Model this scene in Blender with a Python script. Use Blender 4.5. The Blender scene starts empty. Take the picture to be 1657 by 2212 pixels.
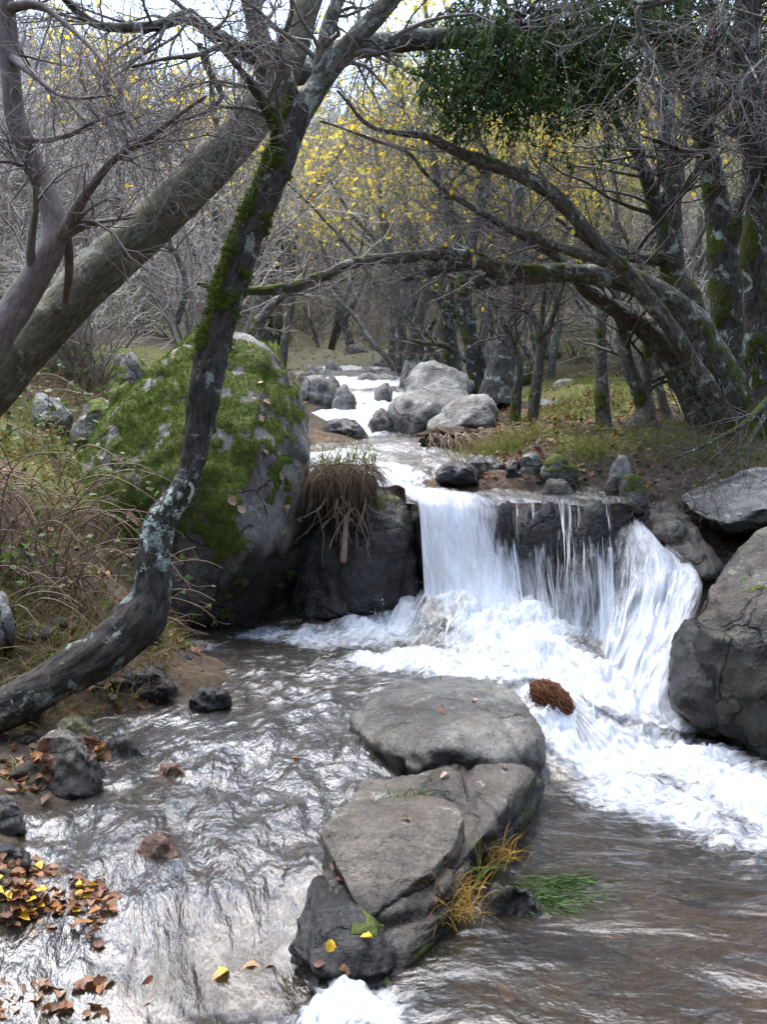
import bpy, bmesh, math, random
import numpy as np
from mathutils import Vector

# ------------------------------------------------------------------ camera, world, sun, exposure
S = bpy.context.scene
C = S.collection
CAMZ, PITCH, FPX = 1.5, math.radians(5.42), 2171.0
cam = bpy.data.cameras.new('camera'); cam.sensor_fit = 'VERTICAL'; cam.sensor_height = 36.0
cam.lens = 18.0 * FPX / 1106.0; cam.clip_end = 400; cam.clip_start = 0.05
camo = bpy.data.objects.new('camera', cam); C.objects.link(camo)
camo.location = (0, 0, CAMZ); camo.rotation_euler = (math.pi / 2 - PITCH, 0, 0)
S.camera = camo
cam.dof.use_dof = False

SUN_EL, SUN_AZ = math.radians(68), math.radians(-28)     # azimuth from +Y towards -X
wd = bpy.data.worlds.new('World'); S.world = wd; wd.use_nodes = True
wn = wd.node_tree.nodes; wl = wd.node_tree.links
sky = wn.new('ShaderNodeTexSky'); sky.sky_type = 'NISHITA'; sky.sun_disc = False
sky.sun_elevation = SUN_EL; sky.sun_rotation = SUN_AZ; sky.air_density = 1.0; sky.dust_density = 1.2; sky.ozone_density = 1.0
hs = wn.new('ShaderNodeHueSaturation'); hs.inputs['Saturation'].default_value = 0.92
bg = wn['Background']; bg.inputs['Strength'].default_value = 0.105
wl.new(sky.outputs[0], hs.inputs['Color']); wl.new(hs.outputs[0], bg.inputs['Color'])
sun = bpy.data.lights.new('sun', 'SUN'); sun.energy = 1.25; sun.angle = math.radians(60); sun.color = (1, .985, .96)
suno = bpy.data.objects.new('sun', sun); C.objects.link(suno)
sd = Vector((math.sin(SUN_AZ) * math.cos(SUN_EL), math.cos(SUN_AZ) * math.cos(SUN_EL), math.sin(SUN_EL)))
suno.rotation_euler = sd.to_track_quat('Z', 'Y').to_euler(); suno.location = (0, 20, 40)
S.view_settings.view_transform = 'Standard'; S.view_settings.look = 'None'
S.view_settings.gamma = 1; S.view_settings.use_curve_mapping = False
S.view_settings.exposure = 2.95
S.render.engine = 'CYCLES'
S.cycles.max_bounces = 8; S.cycles.transparent_max_bounces = 20; S.cycles.caustics_reflective = False
S.cycles.caustics_refractive = False

rng = np.random.default_rng(11); random.seed(11)

# ------------------------------------------------------------------ places measured from the photograph
def _ray(px, py):
    u = (px - 828.5) / FPX; v = (1106.0 - py) / FPX
    return np.array([u, math.cos(PITCH) + v * math.sin(PITCH), -math.sin(PITCH) + v * math.cos(PITCH)])
def P(px, py, d):
    r = _ray(px, py); return np.array([0, 0, CAMZ]) + r * (d / r[1])
def G(px, py, z):
    r = _ray(px, py); return np.array([0, 0, CAMZ]) + r * ((z - CAMZ) / r[2])
def Wd(px, d, z):
    s = d * math.cos(PITCH) + (CAMZ - z) * math.sin(PITCH)
    return np.array([(px - 828.5) / FPX * s, d, z])
def RAD(p, w):
    s = p[1] * math.cos(PITCH) + (CAMZ - p[2]) * math.sin(PITCH)
    return 0.5 * w * s / FPX

# ------------------------------------------------------------------ noise
_pt = rng.permutation(256); _pt = np.concatenate([_pt, _pt, _pt]); _vt = rng.random(256) * 2 - 1
def vnoise(p):
    p = np.asarray(p, float); i = np.floor(p).astype(np.int64); f = p - i
    f = f * f * f * (f * (f * 6 - 15) + 10); i &= 255
    def h(a, b, c): return _vt[_pt[_pt[_pt[(i[:, 0] + a) & 255] + ((i[:, 1] + b) & 255)] + ((i[:, 2] + c) & 255)]]
    x, y, z = f[:, 0], f[:, 1], f[:, 2]
    def lx(b, c): a0 = h(0, b, c); return a0 + (h(1, b, c) - a0) * x
    a = lx(0, 0); a = a + (lx(1, 0) - a) * y
    b = lx(0, 1); b = b + (lx(1, 1) - b) * y
    return a + (b - a) * z
def fbm(p, o=4, g=.5, l=2.03):
    p = np.asarray(p, float); s = np.zeros(len(p)); a = 1.0; t = 0
    for k in range(o):
        s += a * vnoise(p + 17.3 * k); t += a; a *= g; p = p * l
    return s / t * 1.6
def ridged(p, o=3):
    p = np.asarray(p, float); s = np.zeros(len(p)); a = 1.0
    for k in range(o):
        s += a * (1 - 2 * np.abs(vnoise(p + 9.1 * k))); a *= .5; p = p * 2.1
    return s / 1.75
def sstep(a, b, x):
    t = np.clip((x - a) / (b - a), 0, 1); return t * t * (3 - 2 * t)
def nrm(v): return v / np.maximum(np.linalg.norm(v, axis=-1, keepdims=True), 1e-9)

# ------------------------------------------------------------------ object helpers
def mesh(name, V, F, mat=None, attrs=None, smooth=True):
    V = np.ascontiguousarray(V, dtype=np.float32)
    Fs = F if isinstance(F, (list, tuple)) else [F]
    Fs = [np.asarray(f, dtype=np.int32) for f in Fs if len(f)]
    me = bpy.data.meshes.new(name)
    me.vertices.add(len(V)); me.vertices.foreach_set('co', V.ravel())
    nl = sum(f.size for f in Fs); nf = sum(len(f) for f in Fs)
    me.loops.add(nl); me.polygons.add(nf)
    me.loops.foreach_set('vertex_index', np.concatenate([f.ravel() for f in Fs]))
    tot = np.concatenate([np.full(len(f), f.shape[1], np.int32) for f in Fs])
    me.polygons.foreach_set('loop_start', np.concatenate([[0], np.cumsum(tot)[:-1]]).astype(np.int32))
    if smooth: me.polygons.foreach_set('use_smooth', np.ones(nf, bool))
    me.update(calc_edges=True)
    for k, a in (attrs or {}).items():
        a = np.asarray(a, np.float32)
        if a.ndim == 1: me.attributes.new(k, 'FLOAT', 'POINT').data.foreach_set('value', a)
        else: me.attributes.new(k, 'FLOAT_VECTOR', 'POINT').data.foreach_set('vector', a.ravel())
    if mat: me.materials.append(mat)
    return me
def tag(o, label=None, cat=None, group=None, kind=None):
    for k, v in (('label', label), ('category', cat), ('group', group), ('kind', kind)):
        if v: o[k] = v
    return o
def ob(name, me, parent=None, loc=(0, 0, 0)):
    o = bpy.data.objects.new(name, me); C.objects.link(o); o.location = [float(a) for a in loc]
    if parent: o.parent = parent
    return o
def thing(name, label, cat, loc, group=None):
    return tag(ob(name, None, None, loc), label, cat, group)
def mk(name, V, F, mat, parent=None, base=None, attrs=None, smooth=True, **t):
    V = np.asarray(V, float)
    if parent is not None: o0 = np.array(parent.location); loc = (0, 0, 0)
    else:
        o0 = np.array(base) if base is not None else np.array([V[:, 0].mean(), V[:, 1].mean(), V[:, 2].min()]); loc = o0
    return tag(ob(name, mesh(name, V - o0, F, mat, attrs, smooth), parent, loc), **t)

# ------------------------------------------------------------------ node materials
class NT:
    def __init__(s, name):
        s.m = bpy.data.materials.new(name); s.m.use_nodes = True; s.t = s.m.node_tree; s.n = s.t.nodes
        s.out = s.n['Material Output']; s.b = s.n['Principled BSDF']
    def put(s, sock, v):
        if v is None: return
        if isinstance(v, bpy.types.NodeSocket): s.t.links.new(v, sock)
        elif isinstance(v, (tuple, list)) and len(v) == 3 and sock.type == 'RGBA': sock.default_value = (*v, 1)
        else: sock.default_value = v
    def node(s, ty, ins=None, out=0, **kw):
        n = s.n.new('ShaderNode' + ty)
        for k, v in kw.items(): setattr(n, k, v)
        for k, v in (ins or {}).items(): s.put(n.inputs[k], v)
        return n.outputs[out]
    def coord(s): return s.node('TexCoord', out=3)
    def pos(s): return s.node('NewGeometry', out=0)
    def attr(s, nm, o=2): return s.node('Attribute', out=o, attribute_name=nm)
    def noise(s, vec, sc, det=5, ro=.6, dist=0): return s.node('TexNoise', {'Vector': vec, 'Scale': sc, 'Detail': det, 'Roughness': ro, 'Distortion': dist})
    def vor(s, vec, sc, out=0, feat='F1'): return s.node('TexVoronoi', {'Vector': vec, 'Scale': sc}, out=out, feature=feat)
    def math(s, op, a, b=0.0, c=None):
        n = s.n.new('ShaderNodeMath'); n.operation = op; s.put(n.inputs[0], a); s.put(n.inputs[1], b)
        if c is not None: s.put(n.inputs[2], c)
        return n.outputs[0]
    def ramp(s, f, stops, ease='LINEAR'):
        n = s.n.new('ShaderNodeValToRGB'); n.color_ramp.interpolation = ease; s.put(n.inputs[0], f)
        e = n.color_ramp.elements
        while len(e) < len(stops): e.new(.5)
        for k, (p, c) in enumerate(stops):
            e[k].position = p; e[k].color = (c, c, c, 1) if not isinstance(c, tuple) else (*c, 1)
        return n.outputs[0]
    def ss(s, f, a, b): return s.node('MapRange', {'Value': f, 'From Min': a, 'From Max': b}, interpolation_type='SMOOTHSTEP')
    def mix(s, f, a, b, mode='MIX'):
        n = s.n.new('ShaderNodeMix'); n.data_type = 'RGBA'; n.blend_type = mode
        s.put(n.inputs[0], f); s.put(n.inputs[6], a); s.put(n.inputs[7], b); return n.outputs[2]
    def vscale(s, v, sc): return s.node('Mapping', {'Vector': v, 'Scale': sc})
    def bump(s, h, st=.5, dist=.02, nrm=None): return s.node('Bump', {'Height': h, 'Strength': st, 'Distance': dist, 'Normal': nrm})
    def fin(s, col=None, rough=None, normal=None, spec=None, **kw):
        s.put(s.b.inputs['Base Color'], col); s.put(s.b.inputs['Roughness'], rough); s.put(s.b.inputs['Normal'], normal)
        s.put(s.b.inputs['Specular IOR Level'], spec)
        for k, v in kw.items(): s.put(s.b.inputs[k], v)
        return s.m

def rock_mat(name, dark, light, lichen=.35, rough=.85):
    m = NT(name); c = m.coord(); rnd = m.node('ObjectInfo', out=5)
    off = m.node('VectorMath', {0: c, 1: m.node('CombineXYZ', {0: m.math('MULTIPLY', rnd, 37.), 1: m.math('MULTIPLY', rnd, 11.)})}, operation='ADD')
    n1 = m.noise(off, 2.6, 8, .62); n2 = m.noise(off, 90, 3, .7); n3 = m.noise(off, 14, 6, .65)
    col = m.ramp(n1, [(.32, dark), (.66, light)])
    col = m.mix(.75, col, m.ramp(n2, [(.3, .3), (.5, 1.0), (.72, 1.75)]), 'MULTIPLY')
    col = m.mix(.6, col, m.ramp(n3, [(.32, .5), (.62, 1.2)]), 'MULTIPLY')
    li = m.math('MULTIPLY', m.ss(m.noise(off, 6.5, 7, .7), .56, .63), lichen)
    li = m.math('MULTIPLY', li, m.ss(m.noise(off, 40, 3), .38, .5))
    col = m.mix(li, col, m.mix(m.noise(off, 22), (.33, .38, .31), (.55, .58, .50)))
    col = m.mix(m.math('MULTIPLY', m.ss(m.noise(off, 3.4, 7, .7, .8), .5, .62), .6), col, m.mix(1.0, col, (.62, .47, .33), 'MULTIPLY'))
    col = m.mix(m.math('MULTIPLY', m.ss(m.noise(m.vscale(off, (1, 1, .35)), 9, 6, .75), .54, .66), .65), col, m.mix(1.0, col, (.28, .26, .25), 'MULTIPLY'))
    wo = m.node('VectorMath', {0: off, 1: m.node('VectorMath', {0: m.node('TexNoise', {'Vector': off, 'Scale': 3.0, 'Detail': 5}, out=1), 1: (.35, .35, .35)}, operation='MULTIPLY')}, operation='ADD')
    ce = m.vor(m.vscale(wo, (1, 1, 1.7)), 2.1, 0, 'DISTANCE_TO_EDGE'); cr = m.math('SUBTRACT', 1.0, m.ss(ce, .0, .022))
    cr = m.math('MULTIPLY', cr, m.ss(m.noise(off, 2.2, 3), .47, .56)); col = m.mix(m.math('MULTIPLY', cr, .8), col, (.012, .010, .008))
    wet = m.attr('wet'); moss = m.attr('moss')
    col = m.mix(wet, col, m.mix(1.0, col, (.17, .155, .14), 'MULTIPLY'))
    mn = m.noise(off, 38, 6, .75)
    mcol = m.ramp(mn, [(.28, (.012, .018, .001)), (.5, (.082, .115, .004)), (.72, (.20, .245, .008))])
    mcol = m.mix(m.ss(m.noise(off, 5, 3), .5, .72), mcol, m.mix(1.0, mcol, (1.25, 1.0, .8), 'MULTIPLY'))
    mk_ = m.ss(m.math('ADD', moss, m.math('MULTIPLY', m.math('SUBTRACT', mn, .5), .7)), .4, .58)
    col = m.mix(mk_, col, mcol)
    ro = m.math('SUBTRACT', rough, m.math('MULTIPLY', wet, m.math('SUBTRACT', 1.0, mk_)), None)
    ro = m.math('MAXIMUM', ro, .2)
    b = m.bump(m.math('SUBTRACT', 1.0, cr), .9, .03); b = m.bump(m.noise(off, 7, 8, .7), .8, .05, b); b = m.bump(m.noise(off, 26, 10, .7), .8, .02, b)
    b = m.bump(n2, .3, .006, b)
    b = m.bump(m.math('MULTIPLY', m.noise(off, 120, 4, .8), mk_), 1.0, .02, b)
    return m.fin(col, ro, b, .45)

def bark_mat(name, dark, light, lichen=.5, smoothness=0.0):
    m = NT(name); c = m.coord(); bk = m.attr('bk', 1)
    f = m.noise(bk, 55, 6, .65); n1 = m.noise(c, 3.5, 6, .65); n2 = m.noise(c, 70, 3, .7)
    col = m.ramp(f, [(.35, dark), (.62, light)])
    col = m.mix(.6, col, m.ramp(n1, [(.3, .6), (.65, 1.3)]), 'MULTIPLY')
    li = m.ss(m.noise(c, 7.5, 8, .72, .6), .555, .60)
    li = m.math('MULTIPLY', m.math('MULTIPLY', li, m.ss(n2, .36, .5)), lichen)
    li = m.math('MAXIMUM', li, m.ss(m.math('ADD', m.attr('lich'), m.math('MULTIPLY', m.math('SUBTRACT', m.noise(c, 26, 6, .75), .5), 1.6)), .48, .56))
    col = m.mix(li, col, m.mix(m.noise(c, 30), (.25, .33, .28), (.50, .56, .49)))
    mn = m.noise(c, 45, 6, .75); moss = m.attr('moss')
    mcol = m.ramp(mn, [(.3, (.012, .018, .001)), (.52, (.07, .09, .006)), (.72, (.17, .19, .014))])
    mk_ = m.ss(m.math('ADD', moss, m.math('MULTIPLY', m.math('SUBTRACT', mn, .5), .8)), .4, .56)
    col = m.mix(mk_, col, mcol)
    b = m.bump(f, .55 * (1 - smoothness) + .1, .02); b = m.bump(n2, .35, .006, b)
    b = m.bump(m.math('MULTIPLY', m.noise(c, 120, 3, .8), mk_), 1.0, .02, b)
    return m.fin(col, .88, b, .3)

def simple_mat(name, a, b, scale=8, rough=.8, bumps=.3, trans=0.0, use_rnd=False, pos=False):
    m = NT(name); c = m.pos() if pos else m.coord()
    f = m.noise(c, scale, 5)
    if use_rnd: f = m.math('ADD', m.math('MULTIPLY', m.attr('rnd'), .75), m.math('MULTIPLY', f, .25))
    col = m.ramp(f, [(.25, a), (.72, b)])
    bm_ = m.bump(m.noise(c, scale * 6, 4), bumps, .01) if bumps else None
    m.fin(col, rough, bm_, .3)
    if trans:
        t = m.node('BsdfTranslucent', {'Color': col})
        mx = m.node('MixShader', {0: trans, 1: m.b.outputs[0], 2: t}); m.t.links.new(mx, m.out.inputs[0])
    return m.m

def leaf_mat(name, cols, trans=.45, spec=.4):
    m = NT(name)
    f = m.math('FRACT', m.math('ADD', m.attr('rnd'), m.node('ObjectInfo', out=5)))
    k = len(cols); col = m.ramp(f, [((i + .5) / k, c_) for i, c_ in enumerate(cols)])
    col = m.mix(.5, col, m.ramp(m.noise(m.coord(), 60, 3), [(.3, .6), (.7, 1.3)]), 'MULTIPLY')
    m.fin(col, .6, None, spec)
    t = m.node('BsdfTranslucent', {'Color': col})
    mx = m.node('MixShader', {0: trans, 1: m.b.outputs[0], 2: t}); m.t.links.new(mx, m.out.inputs[0])
    return m.m

M = {}
M['granite'] = rock_mat('granite_rock', (.055, .05, .044), (.20, .188, .17), .55)
M['pale'] = rock_mat('pale_granite_rock', (.085, .08, .073), (.25, .24, .22), .55)
M['brownrock'] = rock_mat('brown_rock', (.04, .034, .026), (.14, .12, .092), .35, .7)
M['darkrock'] = rock_mat('dark_rock', (.022, .019, .017), (.08, .07, .062), .2, .5)
M['slab'] = rock_mat('slab_rock', (.032, .026, .019), (.135, .112, .082), .5, .55)
M['wetslab'] = rock_mat('wet_slab_rock', (.075, .068, .056), (.27, .25, .21), .4, .42)
M['redstone'] = rock_mat('reddish_stone', (.16, .07, .035), (.34, .19, .12), .05, .5)
M['yellowstone'] = rock_mat('yellowish_stone', (.15, .13, .055), (.33, .30, .16), .2, .8)
M['bark_lichen'] = bark_mat('lichened_bark', (.020, .018, .013), (.115, .10, .075), .65)
M['bark_damp'] = bark_mat('damp_dark_bark', (.009, .0075, .006), (.058, .048, .038), .45)
M['bark_olive'] = bark_mat('olive_bark', (.04, .036, .022), (.115, .105, .066), .3, .25)
M['bark_smooth'] = bark_mat('smooth_bark', (.085, .068, .062), (.165, .135, .125), .1, .8)
M['bark_dark'] = bark_mat('dark_bark', (.014, .013, .010), (.080, .070, .054), .8)
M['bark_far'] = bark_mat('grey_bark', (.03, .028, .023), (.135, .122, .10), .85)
M['twig'] = simple_mat('grey_twigs', (.075, .065, .06), (.20, .175, .165), 3, .85, 0, pos=True)
M['twig_dark'] = simple_mat('dark_twigs', (.03, .026, .024), (.11, .095, .085), 3, .85, 0, pos=True)
M['twig_far_hazed'] = simple_mat('haze_pale_twigs', (.21, .19, .17), (.46, .42, .37), .8, .9, 0, pos=True)  # far twigs paled in colour to stand in for haze
M['twig_olive'] = simple_mat('olive_twigs', (.19, .17, .10), (.42, .38, .23), .8, .9, 0, pos=True)  # olive twigs, brightened in colour for the sunlit right hillside
M['bramble'] = simple_mat('bramble_canes', (.09, .055, .04), (.21, .145, .105), 4, .7, 0, pos=True)
M['yellow'] = leaf_mat('yellow_leaves', [(.62, .42, .02), (.80, .60, .04), (.70, .62, .08), (.76, .48, .02)], .55)
M['ygreen'] = leaf_mat('yellow_green_leaves', [(.30, .30, .05), (.55, .46, .05), (.40, .36, .10), (.62, .5, .04)], .5)
M['evergreen'] = leaf_mat('evergreen_leaves', [(.014, .036, .009), (.028, .060, .013), (.06, .10, .024)], .3, .12)
M['green'] = leaf_mat('green_leaves', [(.045, .085, .018), (.08, .125, .025), (.12, .14, .04)], .35)
M['brownleaf'] = leaf_mat('fallen_leaves', [(.07, .028, .012), (.15, .055, .018), (.22, .11, .05), (.10, .038, .02), (.26, .10, .02)], .15)
M['tanleaf'] = leaf_mat('pale_fallen_leaves', [(.40, .25, .16), (.50, .36, .26), (.36, .20, .12)], .15)
M['goldleaf'] = leaf_mat('golden_fallen_leaves', [(.62, .36, .02), (.70, .44, .03)], .15)
M['grass'] = simple_mat('short_grass', (.15, .16, .035), (.085, .175, .02), 8, .8, 0, .3, True)
M['drygrass'] = simple_mat('dry_grass', (.22, .16, .09), (.45, .36, .20), 8, .8, 0, .3, True)
M['matgrass'] = simple_mat('matted_dead_grass', (.10, .07, .04), (.34, .26, .15), 14, .85, 0, .2, True)
M['weed'] = simple_mat('water_weed', (.02, .05, .008), (.06, .12, .02), 14, .6, 0, .2, True)
M['orangegrass'] = simple_mat('orange_grass', (.36, .16, .03), (.42, .30, .06), 8, .8, 0, .3, True)
M['fibre'] = simple_mat('reddish_fibres', (.13, .05, .018), (.50, .30, .12), 8, .7, 0, .1, True)
M['root'] = simple_mat('pale_roots', (.12, .085, .06), (.30, .23, .17), 8, .8, 0, pos=True)
M['paint'] = simple_mat('weathered_paint', (.24, .24, .13), (.50, .50, .38), 40, .8, .3)
M['deadwood'] = simple_mat('dead_wood', (.09, .06, .045), (.24, .17, .13), 12, .85, .4)

# ground material: brown soil, leaf litter, turf, dry hillside vegetation, and a far slope with sunlight in its colour
def ground_mat():
    m = NT('forest_floor'); c = m.pos()
    n = m.noise(c, 1.3, 8, .65); n2 = m.noise(c, 22, 6, .7); v = m.vor(c, 30, 1)
    soil = m.ramp(n2, [(.3, (.028, .021, .015)), (.55, (.08, .06, .044)), (.75, (.15, .115, .085))])
    lit = m.mix(.6, soil, m.ramp(m.node('SeparateColor', {0: v}), [(0, (.075, .045, .025)), (.5, (.16, .10, .056)), (1, (.25, .165, .10))]))
    col = m.mix(m.ss(n, .45, .6), soil, lit)
    turf = m.ramp(m.noise(c, 35, 5, .7), [(.3, (.05, .055, .012)), (.6, (.14, .14, .035)), (.8, (.24, .20, .08))])
    col = m.mix(m.ss(m.math('ADD', m.attr('turf'), m.math('MULTIPLY', m.math('SUBTRACT', n2, .5), .8)), .4, .6), col, turf)
    hill = m.ramp(m.noise(c, .35, 8, .75), [(.3, (.13, .12, .075)), (.5, (.20, .185, .12)), (.7, (.27, .25, .14))])
    hill = m.mix(.6, hill, m.ramp(m.noise(c, 3, 6, .8), [(.3, .5), (.7, 1.4)]), 'MULTIPLY')
    sunlit_mead = m.ramp(m.noise(c, .8, 5), [(.3, (.32, .27, .10)), (.7, (.52, .42, .15))])  # bright yellow stands in for sun falling on the far grassland
    hill = m.mix(m.attr('sunlit_meadow'), hill, sunlit_mead)
    col = m.mix(m.attr('hill'), col, hill)
    bed = m.ramp(m.noise(c, 7, 6, .7), [(.3, (.028, .022, .013)), (.55, (.078, .06, .036)), (.75, (.15, .12, .08))])
    col = m.mix(m.attr('bed'), col, bed)
    b = m.bump(m.noise(c, 28, 9, .7), .9, .05)
    return m.fin(col, .9, b, .2)
M['ground'] = ground_mat()

# water: glossy film over transparent body; foam where the water is broken
def water_mat(name, tint, strength=1.0, refl=1.0):
    m = NT(name); m.n.remove(m.b); fl = m.attr('flow', 1); foam = m.attr('foam')
    w1 = m.noise(fl, 15, 4, .6, .35); w2 = m.noise(fl, 40, 4, .6, .3); w3 = m.noise(fl, 4.5, 2, .5, .3)
    ag = m.attr('agitation'); sc_ = lambda v: m.math('MULTIPLY', ag, v * strength)
    b = m.bump(w3, sc_(.9), .10); b = m.bump(w1, sc_(.9), .045, b); b = m.bump(w2, sc_(.7), .010, b)
    fr = m.node('Fresnel', {'IOR': 1.36, 'Normal': b})
    fr = m.math('MINIMUM', m.math('MULTIPLY', fr, m.math('ADD', 1.0, m.math('MULTIPLY', ag, refl - 1.0))), .62)
    gl = m.node('BsdfGlossy', {'Color': (1, 1, 1), 'Roughness': .21, 'Normal': b})
    tr = m.node('BsdfTransparent', {'Color': tint})
    mud = m.node('BsdfDiffuse', {'Color': (.055, .042, .026)})
    body = m.node('MixShader', {0: .12, 1: tr, 2: mud})
    wat = m.node('MixShader', {0: fr, 1: body, 2: gl})
    fn = m.noise(fl, 24, 8, .75, 1.0); fn2 = m.noise(fl, 6, 4, .6)
    k = m.math('ADD', foam, m.math('MULTIPLY', m.math('SUBTRACT', m.math('ADD', m.math('MULTIPLY', fn, .7), m.math('MULTIPLY', fn2, .3)), .5), 1.5))
    k = m.math('MULTIPLY', m.ss(k, .32, 1.0), .95)
    fb = m.bump(m.noise(fl, 70, 6, .75), .8, .02, m.bump(fn, .9, .06))
    fo = m.node('BsdfPrincipled', {'Base Color': m.ramp(fn, [(.30, (.50, .57, .66)), (.52, (.84, .86, .88))]), 'Roughness': .6, 'Normal': fb, 'Subsurface Weight': 1.0, 'Subsurface Radius': (.045, .05, .055), 'Subsurface Scale': 1.0, 'Specular IOR Level': .3})
    mx = m.node('MixShader', {0: k, 1: wat, 2: fo}); m.t.links.new(mx, m.out.inputs[0])
    return m.m
M['stream'] = water_mat('stream_water', (.66, .58, .43), .58, 2.1)
M['upper'] = water_mat('upper_water', (.75, .68, .58), 1.2, 1.8)
def veil_mat(name, alpha):
    m = NT(name); m.n.remove(m.b); a = m.attr('al')
    d = m.node('BsdfDiffuse', {'Color': (.86, .885, .92)}); t = m.node('BsdfTranslucent', {'Color': (.86, .885, .92)})
    w = m.node('MixShader', {0: .35, 1: d, 2: t})
    w = m.node('MixShader', {0: .12, 1: w, 2: m.node('BsdfGlossy', {'Roughness': .2})})
    mx = m.node('MixShader', {0: m.math('MULTIPLY', a, alpha), 1: m.node('BsdfTransparent'), 2: w})
    m.t.links.new(mx, m.out.inputs[0]); return m.m
def sheet_mat():
    m = NT('falling_water_sheet'); m.n.remove(m.b); a = m.attr('al'); fl = m.attr('flow', 1)
    n1 = m.noise(m.vscale(fl, (24, 3.2, 1)), 1, 5, .65, .5); n2 = m.noise(m.vscale(fl, (70, 8, 1)), 1, 4, .7, .5); n3 = m.noise(m.vscale(fl, (7, 2.6, 1)), 1, 3, .5)
    k = m.math('ADD', m.math('MULTIPLY', n1, .42), m.math('ADD', m.math('MULTIPLY', n2, .28), m.math('MULTIPLY', n3, .3)))
    k = m.math('ADD', a, m.math('MULTIPLY', m.math('SUBTRACT', k, .5), 1.7))
    k = m.math('MULTIPLY', m.ss(k, .30, 1.0), .80); b = m.bump(n1, .5, .02, m.bump(n3, .5, .06))
    d = m.node('BsdfDiffuse', {'Color': (.86, .885, .92), 'Normal': b}); t = m.node('BsdfTranslucent', {'Color': (.86, .885, .92), 'Normal': b})
    w = m.node('MixShader', {0: .3, 1: d, 2: t}); w = m.node('MixShader', {0: .1, 1: w, 2: m.node('BsdfGlossy', {'Roughness': .15, 'Normal': b})})
    mx = m.node('MixShader', {0: k, 1: m.node('BsdfTransparent'), 2: w}); m.t.links.new(mx, m.out.inputs[0]); return m.m
M['veil_sheet'] = sheet_mat()
M['veil'] = veil_mat('falling_water', .65)
M['spray'] = veil_mat('water_drops', 1.0)

# ------------------------------------------------------------------ ground
ctl = []
def cw(px, py, z, dz): p = G(px, py, z); ctl.append((p[0], p[1], z + dz))
def cd(px, d, z): ctl.append(tuple(Wd(px, d, z)))
def cp(px, py, d): ctl.append(tuple(P(px, py, d)))
WL = [(420, 1385, .2), (560, 1372, .2), (700, 1375, .2), (1000, 1400, .21), (1150, 1440, .21), (600, 1450, .19), (900, 1450, .2), (1100, 1480, .2), (260, 1560, .16),
      (500, 1560, .165), (750, 1560, .165), (300, 1700, .13), (600, 1700, .125), (850, 1660, .13), (150, 1830, .10), (450, 1830, .095), (650, 1830, .09),
      (300, 1960, .06), (600, 1950, .055), (640, 2020, .02), (500, 2060, .0), (200, 2100, .02), (680, 2150, -.03), (600, 2212, -.05), (300, 2212, -.03), (130, 2212, -.02)]
for a in WL: cw(*a, -.11)
for px, py in ((1150, 1800), (1300, 1750), (1500, 1750), (1650, 1800), (1250, 2000), (1500, 2000), (1650, 2100), (1050, 2150), (1300, 2212), (1700, 2212), (900, 2212), (1500, 1640), (1300, 1620)):
    cw(px, py, 0, -.2)
for a in ((900, 6.6, .86), (1100, 6.6, .84), (1300, 6.6, .86), (800, 7, 1.0), (950, 7.2, 1.08), (750, 8.3, 1.14), (900, 8.3, 1.17), (750, 10, 1.38), (770, 12, 1.66), (740, 15, 2.05), (740, 19, 2.5),
          (930, 5.75, .0), (1100, 5.65, -.05), (1300, 5.4, -.1), (1400, 5.0, -.15), (930, 6.15, -.05), (1100, 6.1, -.15), (1300, 5.95, -.15), (1230, 5.7, -.15), (700, 6.2, .0),
          (1080, 8.6, 1.42), (1100, 7.4, 1.22), (1180, 7.3, 1.22), (1250, 6.95, 1.1), (1250, 8.5, 1.40), (1400, 6.9, 1.14), (1400, 8.5, 1.42), (1600, 7, 1.28), (1600, 8.5, 1.5), (1800, 7, 1.5),
          (1560, 6.2, .78), (1480, 5.7, .4), (1660, 5.2, .25), (1800, 4.6, .3), (1600, 4.5, -.1), (1450, 6.3, .85), (2000, 3.6, .5), (2150, 2.6, .4), (1000, 10, 1.5), (1200, 11, 1.75), (1500, 11, 1.9), (1900, 10, 2.0)):
    cd(*a)
for a in ((200, 1470, 4.5), (100, 1330, 4.9), (50, 1180, 5.3), (-200, 1250, 4.6), (0, 1610, 4.1), (-150, 1600, 4.1), (120, 1560, 4.3), (250, 1250, 5.4), (50, 1000, 6.4), (200, 1050, 6.2), (100, 890, 7.6), (-200, 850, 6.5), (250, 830, 9), (450, 790, 9.5), (600, 800, 11),
          (300, 700, 12), (100, 650, 12), (-300, 600, 10), (100, 520, 17), (550, 720, 18), (300, 400, 24), (200, 270, 34), (-400, 300, 26), (500, 500, 27),
          (800, 740, 22), (800, 640, 30), (850, 470, 42), (850, 330, 54), (600, 330, 54), (300, 280, 54), (0, 230, 54), (-800, 150, 50), (1100, 700, 18), (1100, 600, 28), (1100, 440, 42), (1100, 290, 54),
          (1350, 700, 17), (1400, 560, 28), (1500, 450, 40), (1500, 200, 54), (1800, 120, 54), (1800, 560, 26), (2100, 700, 16), (2600, 200, 50), (3200, 700, 24), (-1500, 300, 40), (-1500, 700, 14)):
    cp(*a)
for a in ((20, 1680, .17), (0, 1780, .13), (30, 1890, .112), (90, 1960, .08), (60, 2010, .05), (150, 2060, -.06), (-150, 1900, .16), (-600, 2000, .3), (30, 2150, -.07), (-150, 2200, -.05), (-150, 2050, .05)):
    p = G(*a); ctl.append(tuple(p))
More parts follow.
